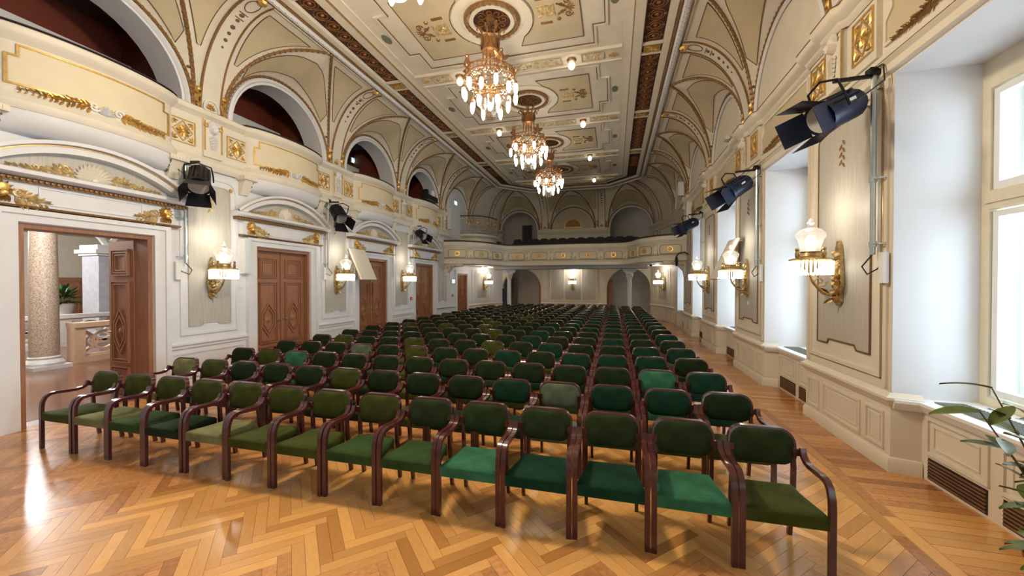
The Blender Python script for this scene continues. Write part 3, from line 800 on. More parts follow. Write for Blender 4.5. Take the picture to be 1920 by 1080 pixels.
# rosettes and gilt blocks of the dark border
ring = MB()
ring.tube([FC(.115 * cos(2 * pi * i / 10), .10 * sin(2 * pi * i / 10), .02) for i in range(10)], .013, 4, closed=True)
ring.tube([FC(.175 * cos(2 * pi * i / 10), .165 * sin(2 * pi * i / 10), .018) for i in range(10)], .010, 4, closed=True)
ring.blob(FC, 0, 0, .045, .03, .012, 6)
for sg in (-1, 1): ring.leaf(FC, sg * .12, 0, 0 if sg > 0 else pi, .09, .05, .02, .012)
FRGOLD = mat('fretwork_gilding', (0.30, 0.13, 0.045), 0.5, metal=0.4, noise=0.3, scale=30)
panel = MB()
nr = 9
for i in range(nr):
    dy = -1.42 + 2.84 * i / (nr - 1)
    panel.add([(x, y + dy, z) for x, y, z in ring.v], ring.f)
blk = MB().fbox(FC, -.19, .19, -.13, .13, 0, .06)
for a in (-1, 1):
    for b in (-1, 1): blk.leaf(FC, a * .03, b * .02, atan2(b, a), .16, .09, .03, .06)
blk.rosette(FC, 0, 0, .09, .06, 8, .025)
bar = MB().fbox(FC, -.225, .225, -.22, -.17, 0, .07).fbox(FC, -.225, .225, .17, .22, 0, .07)
pp = bo = br = None
for sg in (-1, 1):
    for k in range(0, 5):
        loc = (XC + sg * 3.395, yc(k), 0)
        if k == 4:
            small = MB()
            for i in range(4): small.add([(x, y - .9 + .36 * i * 1.0, z) for x, y, z in ring.v], ring.f)
            small.build('fretwork_rosettes', FRGOLD, ceiling, loc=loc); 
        elif pp is None: pp = panel.build('fretwork_rosettes', FRGOLD, ceiling, loc=loc)
        else: copy_obj(pp, ceiling, loc)
        if k < 4:
            l2 = (loc[0], yp(k), 0)
            if bo is None: bo = blk.build('gilt_block', GOLD, ceiling, loc=l2); br = bar.build('border_bar', IVORY, ceiling, loc=l2)
            else: copy_obj(bo, ceiling, l2); copy_obj(br, ceiling, l2)
mb = MB()
for a in (-1.6, -.9, -.2, .5, 1.2, 1.75): mb.add([(x * 1.0 + XC + a - .08, y + 22.12, z) for x, y, z in ring.v], ring.f)
mb.build('fretwork_rosettes', FRGOLD, ceiling)
MB().box(XC - 2.1, XC - 2.05, 21.9, 22.35, ZC - .07, ZC).box(XC + 2.05, XC + 2.1, 21.9, 22.35, ZC - .07, ZC).build('border_bar', IVORY, ceiling, smooth=False)

# bay fields between the transverse bands
bays = [yc(k) for k in (0, 1, 2, 3, 4)]
def notched(hx, hy, nx, ny): return [(-hx, -hy), (hx, -hy), (hx, -ny), (hx + nx, -ny), (hx + nx, ny), (hx, ny), (hx, hy), (-hx, hy), (-hx, ny), (-hx - nx, ny), (-hx - nx, -ny), (-hx, -ny)]
FCX = lambda u, v, n: (XC + u, v, ZC - n)
mb = MB().strip(FCX, notched(2.12, 1.38, .26, .72), .05, 0, .035); rep('field_moulding', mb, IVORY, ceiling, bays)
mb = MB().strip(FCX, notched(2.08, 1.34, .26, .68), .013, 0, .02); rep('field_line', mb, BROWNLINE, ceiling, bays)
for sg in (-1, 1):
    a0 = radians(52)
    pts = [(.90 * cos(a) * sg, .90 * sin(a)) for a in [-a0 + 2 * a0 * i / 12 for i in range(13)]]
    pts = pts + [(sg * .42, 1.02), (sg * 1.86, 1.02), (sg * 1.86, -1.02), (sg * .42, -1.02)]
    mb = MB().prism(FCX, pts, 0, .012); rep('field_panel', mb, CREAM, ceiling, bays, smooth=False)
    mb = MB().strip(FCX, pts, .014, 0, .022); rep('field_panel_line', mb, BROWNLINE, ceiling, bays)
    mb = MB().fbox(FCX, min(sg * 1.0, sg * 1.34), max(sg * 1.0, sg * 1.34), -.17, .17, .012, .03)
    for q in range(12): mb.leaf(FCX, sg * (1.04 + .07 * (q % 4)), -.11 + .1 * (q // 4), q * 1.1, .075, .045, .02, .03)
    rep('gilt_relief_tablet', mb, PALEGOLD, ceiling, bays)
    mb = MB()
    for b in (-1, 1):
        mb.blob(FCX, sg * 1.40, b * .30, .05, .035, .012); mb.fbox(FCX, min(sg * 1.0, sg * 1.25), max(sg * 1.0, sg * 1.25), b * .36 - .03, b * .36 + .03, .012, .03)
        mb.scroll(FCX, sg * 1.62, b * .18, .09, 0, b, 1.3, .012, .012); mb.scroll(FCX, sg * 1.50, b * .11, .06, 0, -b, 1.2, .010, .012)
        mb.tube([FCX(sg * 1.40, b * .16, .025), FCX(sg * 1.52, b * .07, .025), FCX(sg * 1.62, 0, .025)], .016, 4)
    for q in range(5): mb.leaf(FCX, sg * 1.6, 0, (0 if sg > 0 else pi) + (q - 2) * .5, .18, .05, .02, .012)
    rep('gilt_arabesque', mb, OLDGOLD, ceiling, bays)
    mb = MB().prism(FCX, [(sg * 2.55 + .09 * cos(2 * pi * i / 16), .17 * sin(2 * pi * i / 16)) for i in range(16)], 0, .012); rep('oval_vent', mb, GRILLE, ceiling, bays, smooth=False)
# ceiling roses
def ringpts(R, n=28): return [(R * cos(2 * pi * i / n), R * sin(2 * pi * i / n)) for i in range(n)]
mb = MB().strip(FCX, ringpts(.78), .18, 0, .03).strip(FCX, ringpts(.44), .08, 0, .05); rep('rose_ring', mb, IVORY, ceiling, bays)
mb = MB().tube([FCX(.56 * cos(2 * pi * i / 28), .56 * sin(2 * pi * i / 28), .03) for i in range(28)], .045, 6, closed=True)
for i in range(28): mb.blob(FCX, .56 * cos(2 * pi * i / 28), .56 * sin(2 * pi * i / 28), .045, .04, .05, 5)
rep('gilt_rose_wreath', mb, OLDGOLD, ceiling, bays)
mb = MB().prism(FCX, ringpts(.42), .0, .02); rep('rose_ground', mb, FRET, ceiling, bays, smooth=False)
mb = MB()
for i in range(8): mb.scroll(FCX, .25 * cos(pi * i / 4), .25 * sin(pi * i / 4), .13, pi * i / 4, 1 if i % 2 else -1, 1.4, .013, .02)
mb.rosette(FCX, 0, 0, .14, .02, 10, .04); rep('rose_scrollwork', mb, FRGOLD, ceiling, bays)
# transverse bands at the pilaster lines
bps = [yp(k) for k in (0, 1, 2, 3, 4)]
mb = MB().fbox(FCX, -2.71, 2.71, -.24, .24, 0, .035).fbox(FCX, -2.71, 2.71, -.28, -.24, 0, .07).fbox(FCX, -2.71, 2.71, .24, .28, 0, .07); rep('transverse_band', mb, IVORY, ceiling, bps, smooth=False)
mb = MB()
for a, b in ((-2.3, -1.75), (-1.25, 1.25), (1.75, 2.3)):
    mb.strip(FCX, rect(a, b, -.14, .14), .02, .035, .05)
    x = a + .07; q = 0
    while x < b - .04:
        mb.leaf(FCX, x, -.06 if q % 2 else .06, q * 1.9, .11, .07, .025, .035); mb.blob(FCX, x + .02, .05 if q % 2 else -.05, .03, .025, .035, 5); x += .075; q += 1
for sg in (-1, 1): mb.scroll(FCX, sg * 2.5, 0, .12, 0, sg, 1.5, .02, .035); mb.rosette(FCX, sg * 2.5, 0, .09, .035, 8, .03)
rep('gilt_band_relief', mb, PALEGOLD, ceiling, bps)

# ================================================================== VAULTED COVE
def rc(Pp, Ee, th, off=0.0):
    dx, dy = Ee[0] - Pp[0], Ee[1] - Pp[1]; l = hypot(dx, dy) or 1e-9; t = 1 - cos(th)
    return (Pp[0] + dx * t + off * dx / l * cos(th), Pp[1] + dy * t + off * dy / l * cos(th), Z0 + HC * sin(th) - off * sin(th))
NT = 14
TH = [pi / 2 * i / NT for i in range(NT + 1)]
def patch(c0, c1, m, name='vault_web', off=0.0, a0=0.0, a1=1.0, t0=0, t1=NT, n=4):
    def fn(a, b):
        th = TH[t0] + (TH[t1] - TH[t0]) * b; aa = a0 + (a1 - a0) * a
        return lerp(rc(*c0, th, off), rc(*c1, th, off), aa)
    return MB().grid(fn, n, NT).build(name, m, ceiling, ang=60)
def loop_tube(pts, r, m, name, closed=True, n=4): return MB().tube(pts, r, n, closed).build(name, m, ceiling)
def web_panel(cg, cr):
    """inset field between a groin and a rib: stays inside the narrowing web"""
    pts = []
    def pt(a, th): return lerp(rc(*cg, th, .012), rc(*cr, th, .012), a)
    lo, hi = radians(34), radians(80)
    def inner(th):
        g, r = rc(*cg, th), rc(*cr, th); w = hypot(g[0] - r[0], g[1] - r[1]) or 1e-6
        m_ = min(.45, .14 / w); return m_
    ths = [lo + (hi - lo) * i / 10 for i in range(11)]
    left = [pt(inner(t), t) for t in ths]; right = [pt(1 - inner(t), t) for t in ths]
    g = MB().add(left + right, [(i, i + 1, 12 + i, 11 + i) for i in range(10)])
    g.build('vault_panel', CREAM, ceiling, ang=60)
    loop_tube(left + right[::-1], .010, BROWNLINE, 'vault_panel_line')
def lunette(S0, S1, T, wc, wd, ra, solid=True):
    """pointed lunette vault between wall arch (centre wc, direction wd) and the two groins"""
    def A(ph, r=ra): return (wc[0] + wd[0] * r * cos(ph), wc[1] + wd[1] * r * cos(ph), Z0 + r * sin(ph))
    def G(ph): return rc(S1, T, ph) if ph <= pi / 2 else rc(S0, T, pi - ph)
    MB().grid(lambda a, b: lerp(A(a * pi), G(a * pi), b), 36, 6).build('lunette_web', IVORY, ceiling, ang=60)
    def q(ph, b): p = lerp(A(ph), G(ph), b); return (p[0], p[1], p[2] - .014)
    lo, hi = radians(40), radians(140)
    a = [q(lo + (hi - lo) * i / 18, .22) for i in range(19)]
    def top(ph): return .80 - .10 * math.exp(-((ph - pi / 2) / .18) ** 2) 
    b = [q(lo + (hi - lo) * i / 18, top(lo + (hi - lo) * i / 18)) for i in range(19)]
    MB().add(a + b, [(i, i + 1, 20 + i, 19 + i) for i in range(18)]).build('lunette_panel', SILK if False else CREAM, ceiling, ang=60)
    loop_tube(a + b[::-1], .010, BROWNLINE, 'lunette_panel_line')
    d = (T[0] - wc[0], T[1] - wc[1]); l = hypot(*d); d = (d[0] / l, d[1] / l)
    def rope(fn, n=44):
        g = MB(); pts = [fn(i / n) for i in range(n + 1)]; g.tube(pts, .032, 5)
        for i in range(n): g.ball(lerp(pts[i], pts[i + 1], .5), (.045, .045, .045), 5, 3)
        return g
    rope(lambda t: (lambda p: (p[0] + d[0] * .02, p[1] + d[1] * .02, p[2]))(A(pi * t))).build('gilt_wall_rope', OLDGOLD, ceiling)
    rope(lambda t: (lambda p: (p[0], p[1], p[2] - .02))(G(pi * t)), 56).build('gilt_groin_rope', OLDGOLD, ceiling)
    MB().tube([(lambda p: (p[0] + d[0] * .012, p[1] + d[1] * .012, p[2]))(A(pi * i / 30, ra - .09)) for i in range(31)], .045, 5).build('wall_arch_moulding', WHITE, ceiling)
    for ph in (radians(24), radians(156)):
        MB().ball(q(ph, .5), .03, 6, 4).build('dark_spot', BROWNLINE, ceiling)
def rib(Pp, Ee, tv, hw=.20, orn=True):
    """decorated transverse rib"""
    c0 = ((Pp[0] - tv[0] * hw, Pp[1] - tv[1] * hw), (Ee[0] - tv[0] * hw, Ee[1] - tv[1] * hw))
    c1 = ((Pp[0] + tv[0] * hw, Pp[1] + tv[1] * hw), (Ee[0] + tv[0] * hw, Ee[1] + tv[1] * hw))
    def fn(a, b): return lerp(rc(*c0, pi / 2 * b, .04), rc(*c1, pi / 2 * b, .04), a)
    r_ = MB().grid(fn, 1, NT)
    for c in (c0, c1): r_.grid(lambda a, b: rc(*c, pi / 2 * b, .04 * a), 1, NT)
    r_.build('vault_rib', IVORY, ceiling, ang=60)
    for c in (c0, c1): MB().tube([rc(*c, t, .042) for t in TH], .022, 4).build('gilt_rib_edge', OLDGOLD, ceiling)
    o = MB()
    F = lambda u, v, n: (lambda p: (p[0] + tv[0] * u, p[1] + tv[1] * u, p[2]))(rc(Pp, Ee, v, .04 + n))
    o.tube([F(.11 * cos(2 * pi * i / 14), radians(78) + radians(7) * sin(2 * pi * i / 14), .006) for i in range(14)], .010, 4, closed=True)
    for v, s_ in ((66, .06), (61, .05), (55, .06), (50, .045), (45, .045), (40, .03)):
        o.blob(lambda u, w, n: F(u, radians(v) + w * .5, n), 0, 0, s_, .02, 0, 6)
    for v in (68, 63): o.tube([F(-.09, radians(v), .006), F(.09, radians(v), .006)], .010, 4)
    o.build('rib_ornament', BROWNLINE, ceiling)
    b = MB().ball(rc(Pp, Ee, radians(88), .06), (.10, .10, .06), 8, 4); b.build('gilt_rib_boss', GOLD, ceiling)
    # gilded capital with a small niche shell at the foot
    f2 = lambda u, v, n: (Pp[0] + tv[0] * u + ins[0] * n, Pp[1] + tv[1] * u + ins[1] * n, v)
    ins = norm2(Pp, Ee); ins = (ins[0], ins[1])
    g = MB()
    for sg in (-1, 1):
        for q in range(4): g.leaf(f2, sg * (hw + .05), 5.57 + .09 * q, pi / 2 + (q % 2 - .5) * .8, .16, .10, .07, .03)
        g.blob(f2, sg * (hw + .05), 5.93, .06, .09, .03)
    g.shell(f2, 0, 5.62, .12, .05, 7, .03)
    g.build('gilt_capital', GOLD, ceiling)
    MB().strip(f2, [(-.15, 5.58)] + [(.15 * cos(a), 5.64 + .15 * sin(a)) for a in [pi - pi * i / 8 for i in range(9)]] + [(.15, 5.58)], .03, .03, .08, closed=False).build('niche_arch', WHITE, ceiling)

for side in (-1, 1):
    XW = XR if side > 0 else XL
    XE = XC + side * 4.05
    W_ = lambda y: (XW, y)
    E_ = lambda y: (XE, y)
    # plain cove over the stage
    patch((W_(YF), E_(YF)), (W_(yp(-1)), E_(yp(-1))), IVORY)
    for k in range(-1, 5):
        if k < 4 or True: rib(W_(yp(k)), E_(yp(k)), (0, 1))
    for k in range(0, 5):
        S0, S1, T = W_(yc(k) - 1.56), W_(yc(k) + 1.56), E_(yc(k))
        lunette(S0, S1, T, W_(yc(k)), (0, 1), 1.52)
        for S, kk, sg in ((S0, k - 1, 1), (S1, k, -1)):
            Rb = (W_(yp(kk) + sg * .2), E_(yp(kk) + sg * .2))
            patch((S, T), Rb, IVORY); web_panel((S, T), Rb)
    # rounded corner and back lunette
    cor = RCOR if side > 0 else LCOR
    c_lun = XC + side * 3.5
    ch0, ch1 = (EDGE[1], EDGE[2]) if side > 0 else (EDGE[4], EDGE[3])
    T = lerp(ch0, ch1, .55)
    So, Si = (c_lun + side * 1.36, YB), (c_lun - side * 1.36, YB)
    lunette(Si if side > 0 else So, So if side > 0 else Si, T, (c_lun, YB), (1, 0), 1.32)
    wpts = [W_(yp(4) + .2)] + cor[1:] ; wpts[-1] = So
    n = len(wpts) - 1
    epts = [E_(yp(4) + .2), ch0] + [lerp(ch0, T, (i + 1) / (n - 1)) for i in range(n - 1)]
    for i in range(n): patch((wpts[i], epts[i]), (wpts[i + 1], epts[i + 1]), IVORY, n=2)
    mid = lerp(wpts[3], wpts[4], .3); me_ = lerp(epts[3], epts[4], .3)
    d_ = norm2(wpts[3], wpts[4]); rib(mid, me_, d_, .17)
    Rb = ((XC + side * 1.78 + side * .2, YB), (XC + side * 1.78 + side * .2, EDGE[2][1]))
    patch((Si, T), Rb, IVORY)
    MB().add([(*T, ZC - .1), (*ch1, ZC - .1), (Rb[1][0], Rb[1][1], ZC - .1)], [(0, 1, 2)]).build('vault_web', IVORY, ceiling)
    rib((XC + side * 1.78, YB), (XC + side * 1.78, EDGE[2][1]), (1, 0), .2)
S0, S1, T = (XC - 1.40, YB), (XC + 1.40, YB), (XC, EDGE[2][1])
lunette(S0, S1, T, (XC, YB), (1, 0), 1.34)
for S, sg in ((S0, -1), (S1, 1)):
    Rb = ((XC + sg * 1.58, YB), (XC + sg * 1.58, EDGE[2][1]))
    patch((S, T), Rb, IVORY); web_panel((S, T), Rb)

# ================================================================== DOORS
def door_leaf(parent, fr, w, h, hside, slim=False):
    lf = MB().fbox(fr, .004, w - .004, .01, h, -.045, 0).build('door_leaf', DOORWOOD, parent, smooth=False)
    def pan(v0, v1, steps):
        g = MB(); m_ = .13
        for i in range(steps):
            a = m_ + .045 * i
            g.strip(fr, rect(a, w - a, v0 + .045 * i, v1 - .045 * i), .024, 0, .036 - .007 * i)
        return g
    pan(h - .62, h - .16, 3).build('upper_panel', DOORWOOD, lf)
    mid = pan(.62, h - .74, 2)
    c, m_ = w / 2, (.62 + h - .74) / 2 - .18
    for s_ in (1.0, .72):
        mid.strip(fr, [(c, m_ - .40 * s_), (c + .17 * s_, m_ - .16 * s_), (c + .17 * s_, m_ + .16 * s_), (c, m_ + .40 * s_), (c - .17 * s_, m_ + .16 * s_), (c - .17 * s_, m_ - .16 * s_)], .026, 0, .036)
    mid.build('middle_panel', DOORWOOD, lf)
    MB().blob(fr, c, m_, .085, .03, 0, 10).build('carved_boss', DOORWOOD, lf)
    pan(.12, .52, 2).build('lower_panel', DOORWOOD, lf)
    u = w - .06 if hside > 0 else .06
    hd = MB().fbox(fr, u - .02, u + .02, 1.02, 1.27, 0, .012).tube([fr(u, 1.17, .01), fr(u, 1.17, .055), fr(u - hside * .12, 1.17, .06)], .011, 6)
    hd.build('door_handle', BRASS, lf)
    return lf
def make_door(n, c0, half, H, label, opened=False, single=False):
    m = MB()
    F = lambda u, v, nn: (XL - .10 + nn, c0 + u, v)
    m.fbox(F, -half, -half + .07, 0, H, -.30, .103).fbox(F, half - .07, half, 0, H, -.30, .103).fbox(F, -half + .07, half - .07, H - .07, H, -.30, .103)
    d = m.build('door_%d' % n, FRAMEWOOD, smooth=False)
    tag(d, label, 'door', kind='structure')
    w = half - .07
    if not opened:
        door_leaf(d, lambda u, v, nn: (XL - .12 + nn, c0 - half + .07 + u, v), w, H - .08, 1)
        door_leaf(d, lambda u, v, nn: (XL - .12 + nn, c0 + half - .07 - u, v), w, H - .08, 1)
        MB().fbox(F, -.022, .022, .01, H - .08, -.02, .012).build('astragal', DOORWOOD, d, smooth=False)
    else:
        # leaves swung back into the foyer
        a1 = radians(-4)
        door_leaf(d, lambda u, v, nn: (XL - .34 - u * cos(a1) + nn * sin(a1), c0 + half - .08 - u * sin(a1) - nn * cos(a1), v), w, H - .08, 1)
        door_leaf(d, lambda u, v, nn: (XL - .40 - u * cos(a1), c0 - half + .09 - u * .95 + nn, v), w, H - .08, 1)
    return d
make_door(1, yc(0), DOORW, DOORH, 'wide open walnut double door leading to the foyer with granite column', opened=True)
for k, lab in ((1, 'closed walnut double door nearest to the open doorway'), (2, 'closed walnut double door partly behind the tilted white panel'), (3, 'walnut double door just before the back balcony')):
    make_door(k + 1, yc(k), DOORW, DOORH, lab)
make_door(5, 19.58, .73, 2.60, 'small walnut double door under the back balcony')

# ================================================================== FOYER
fo = MB().box(-26, -8.45, -6, 18, -.2, -.001)
ff = fo.build('floor_foyer', mat('foyer_parquet', (0.17, 0.062, 0.027), .2, noise=.25, scale=3, stretch=(1, 5, 1), coat=.3), smooth=False)
tag(ff, 'reddish polished parquet of the foyer beyond the open door', 'floor', kind='structure')
fw = MB().box(-26, -25.8, -6, 18, 0, 4.7).box(-26, -8.45, 17.8, 18, 0, 4.55).box(-26, -8.45, -6, -5.8, 0, 4.55).box(-26, -11.1, -6, 18, 4.4, 4.55).box(-11.2, -8.45, -6, 18, 4.4, 4.54)
fwo = fw.build('wall_foyer', mat('foyer_wall', (.68, .62, .50), .7, noise=.04), smooth=False)
tag(fwo, 'cream foyer walls and ceiling seen through the open door', 'wall', kind='structure')
def column(name, label, x, y, r, h, m, base=PALESTONE):
    t = thing(name, label, 'column', (x, y, 0))
    MB().lathe((0, 0, 0), [(r, .30), (r, .6), (r * .97, h * .5), (r * .86, h - .35)], 24).build('shaft', m, t)
    MB().box(-r * 1.35, r * 1.35, -r * 1.35, r * 1.35, 0, .09).lathe((0, 0, 0), [(r * 1.3, .09), (r * 1.33, .15), (r * 1.2, .2), (r * 1.05, .24), (r * 1.1, .28), (r, .31)], 24).build('base', base, t)
    MB().lathe((0, 0, 0), [(r * .86, h - .35), (r * .95, h - .3), (r * .9, h - .2), (r * 1.15, h - .08), (r * 1.2, h)], 24).build('capital', base, t)
    return t
column('granite_column', 'thick speckled granite column standing in the foyer', -13.33, 6.05, .25, 4.4, STONE)
def balustrade(label, x0, y0, y1, m, n, zf=0):
    t = thing('stone_balustrade', label, 'balustrade', (x0, y0, zf)); L = y1 - y0
    MB().box(-.16, .16, 0, L, 0, .16).build('plinth', m, t, smooth=False)
    MB().box(-.19, .19, 0, L, .92, 1.04).build('coping', m, t, smooth=False)
    for i in range(n + 1):
        yy = L * i / n
        MB().box(-.15, .15, max(0, yy - .22), min(L, yy + .22), .16, .92).build('pier', m, t, smooth=False)
    for i in range(n):
        a, b = L * i / n + .22, L * (i + 1) / n - .22; c0 = (a + b) / 2; hw_ = (b - a) / 2
        F = lambda u, v, nn: (-.04 + nn, c0 + u, .54 + v)
        g = MB().strip(F, rect(-hw_ + .02, hw_ - .02, -.36, .36), .05, 0, .1)
        g.strip(F, [(.24 * cos(2 * pi * j / 18) , .24 * sin(2 * pi * j / 18)) for j in range(18)], .06, 0, .09)
        for sg in (-1, 1):
            g.strip(F, [(-hw_, sg * .3), (-hw_ * .3, sg * .05), (hw_ * .3, -sg * .05), (hw_, -sg * .3)], .06, 0, .085, closed=False)
            g.strip(F, [(sg * hw_ * .6 + .12 * cos(2 * pi * j / 12), .12 * sin(2 * pi * j / 12)) for j in range(12)], .045, 0, .08)
        g.build('pierced_panel', m, t, smooth=False)
    return t
balustrade('sand coloured pierced stone balustrade beside the granite column', -13.5, 6.60, 10.55, SANDSTONE, 3)
balustrade('white pierced stone balustrade across the foyer stairwell', -17.5, 5.3, 11.3, PALESTONE, 4)
balustrade('short pierced balustrade left of the granite column', -13.5, 1.5, 5.5, SANDSTONE, 3)
pt = thing('stone_pillar', 'square grey stone pillar with moulded capital across the foyer', 'pillar', (-18.9, 10.25, 0))
MB().box(-.45, .45, -.45, .45, 0, 3.1).build('shaft', mat('grey_pillar_stone', (.42, .42, .46), .5, noise=.1), pt, smooth=False)
MB().box(-.52, .52, -.52, .52, 3.1, 3.18).box(-.6, .6, -.6, .6, 3.18, 3.32).box(-.5, .5, -.5, .5, 3.32, 3.5).build('capital', PALESTONE, pt, smooth=False)
va = MB()
for c0 in (8.4, 12.3): va.tube([(-18.9, c0 + 1.9 * cos(a), 3.4 + 1.0 * sin(a)) for a in [pi * i / 14 for i in range(15)]], .12, 6)
tag(va.build('trim_1', PALESTONE), 'pale stone arches springing from the far foyer pillar', 'arch', kind='structure')
def cab(x, y):
    t = thing('wooden_cabinet', 'brown wooden cabinet against the far foyer wall', 'cabinet', (x, y, 0))
    MB().box(-.3, .3, -1.2, 1.2, 0, 2.35).build('body', DOORWOOD, t, smooth=False)
    for i in range(3):
        F = lambda u, v, n: (.3 + n, -.8 + .8 * i + u, v)
        MB().strip(F, rect(-.34, .34, .2, 2.2), .06, 0, .03).build('door', DOORWOOD, t)
cab(-24.9, 12.8)
def bush(name, label, x, y, z, R, n, seed, pot=True, L=.34):
    t = thing(name, label, 'plant', (x, y, z)); rn = random.Random(seed)
    if pot: MB().lathe((0, 0, 0), [(.22, 0), (.30, .12), (.36, .40), (.38, .42), (.33, .42)], 16).build('planter', PALESTONE, t)
    g = MB()
    for i in range(n):
        a, e = rn.uniform(0, 2 * pi), rn.uniform(-.1, 1.4); r0 = rn.uniform(.1, R * .6)
        d = Vector((cos(a) * cos(e), sin(a) * cos(e), sin(e))); p = d * r0 + Vector((0, 0, .5))
        s_ = d.cross(Vector((0, 0, 1))).normalized() if abs(d.z) < .98 else Vector((1, 0, 0)); u_ = s_.cross(d)
        F = lambda u, v, nn: tuple(p + d * u + s_ * v + u_ * (nn - .35 * u * u / L))
        g.leaf(F, 0, 0, 0, L * rn.uniform(.7, 1.1), L * .32, .02)
    g.build('foliage', LEAF, t)
    return t
bush('potted_bush', 'leafy green bush in white planter behind the foyer balustrade', -21.0, 10.05, .85, .9, 190, 5)
tag(MB().box(-21.4, -20.6, 9.65, 10.45, 0, .85).build('planter_pedestal', PALESTONE, smooth=False), 'white stone pedestal under the foyer bush', 'pedestal')
bush('potted_bush', 'green foliage low at the left edge of the open doorway', -14.6, 4.9, 0, .8, 90, 6)
for x, y, dl in ((-11.5, 4.6, 'just inside the open doorway'), (-15.5, 6.5, 'above the stairwell behind the granite column'), (-20.8, 7.0, 'near the grey stone pillar'), (-22, 4, 'by the far foyer wall')):
    t = thing('recessed_downlight', 'small round foyer downlight %s' % dl, 'lamp', (x, y, 4.38), group='foyer downlights')
    MB().lathe((0, 0, 0), [(.12, 0), (.12, .02)], 14).build('trim_ring', PLASTIC, t)
    MB().lathe((0, 0, -.006), [(.085, 0), (.085, .006)], 14).build('lens', GLOBE, t)
    ld = bpy.data.lights.new('foyer_downlight', 'POINT'); ld.energy = 330; ld.color = (.92, .96, 1); ld.shadow_soft_size = .25
    lo = bpy.data.objects.new('foyer_downlight', ld); COL.objects.link(lo); lo.parent = t; lo.location = (0, 0, -.45)

# ================================================================== BACK BALCONY
def smooth_path(pts, n=6):
    out = []
    for i in range(len(pts) - 1):
        p0, p1, p2, p3 = pts[max(0, i - 1)], pts[i], pts[i + 1], pts[min(len(pts) - 1, i + 2)]
        for j in range(n):
            t = j / n
            out.append(tuple(.5 * (2 * b + (c - a) * t + (2 * a - 5 * b + 4 * c - d) * t * t + (3 * b - a - 3 * c + d) * t ** 3) for a, b, c, d in zip(p0, p1, p2, p3)))
    return out + [pts[-1]]
BPATH = smooth_path([(XL, 17.32), (-7.5, 17.42), (-6.85, 17.75), (-6.3, 18.45), (-5.98, 19.45), (-5.55, 20.1), (-4.6, 20.2), (-3.4, 20.1), (-1.7, 20.1), (-.5, 20.2), (.45, 20.1), (.88, 19.45), (1.2, 18.45), (1.75, 17.8), (2.35, 17.5), (XR, 17.42)])
bal = MB().sweep(BPATH, [(-.30, 3.05), (-.30, 3.0), (0, 3.0), (.07, 3.04), (.07, 3.17), (.03, 3.22), (0, 3.27), (0, 3.78), (.03, 3.84), (.08, 3.90), (.10, 3.96), (.10, 4.08), (.05, 4.12), (-.12, 4.12)])
slab = [(XL, 17.32)] + BPATH[1:-1] + [(XR, 17.42), (XR, 21.0), (2.3, YB), (-7.4, YB), (XL, 21.0)]
bal.prism(lambda u, v, n: (u, v, n), slab, 3.05, 3.36)
balcony = bal.build('back_balcony', IVORY, ang=30)
tag(balcony, 'curved ivory balcony with gilded rosettes across the back of the hall', 'balcony', kind='structure')
MB().sweep(BPATH, [(.09, 4.12), (.08, 4.17), (-.14, 4.17), (-.14, 4.12)]).build('balcony_handrail', RAILDARK, balcony)
BLn = [0]
for i in range(1, len(BPATH)): BLn.append(BLn[-1] + hypot(BPATH[i][0] - BPATH[i - 1][0], BPATH[i][1] - BPATH[i - 1][1]))
def FBAL(u, v, n):
    s = min(max(u, 0), BLn[-1] - 1e-6); i = 0
    while BLn[i + 1] < s: i += 1
    t = (s - BLn[i]) / (BLn[i + 1] - BLn[i]); d = norm2(BPATH[i], BPATH[i + 1]); p = lerp(BPATH[i], BPATH[i + 1], t)
    return (p[0] + d[1] * n, p[1] - d[0] * n, v)
NB = 11
seg = BLn[-1] / NB
for i in range(NB):
    a, b = seg * i + .2, seg * (i + 1) - .2; c0 = (a + b) / 2
    fr_ = [(a, 3.42), (a + .08, 3.34), (b - .08, 3.34), (b, 3.42), (b, 3.64), (b - .08, 3.72), (a + .08, 3.72), (a, 3.64)]
    MB().strip(FBAL, dense(fr_, .12), .02, 0, .014).build('balcony_panel_frame', OLDGOLD, balcony)
    MB().grid(lambda p, q: FBAL(a + .03 + (b - a - .06) * p, 3.36 + .34 * q, .004), 8, 1).build('balcony_panel', PALECREAM, balcony)
    MB().strip(FBAL, [(c0 + .105 * cos(2 * pi * j / 14), 3.53 + .105 * sin(2 * pi * j / 14)) for j in range(14)], .045, 0, .03).blob(FBAL, c0, 3.53, .05, .035, 0, 7).build('gilt_rosette', GOLD, balcony)
    if i:
        u = seg * i
        MB().prism(lambda p, q, n: FBAL(u + n, q, p), [(0, 3.30), (.05, 3.30), (.07, 3.36), (.04, 3.5), (.05, 3.70), (.12, 3.80), (0, 3.80)], -.11, .11).build('balcony_console', IVORY, balcony)
        MB().leaf(FBAL, u, 3.30, pi / 2, .22, .12, .03, .06).leaf(FBAL, u, 3.78, -pi / 2, .16, .10, .02, .06).build('gilt_console_leaf', PALEGOLD, balcony)
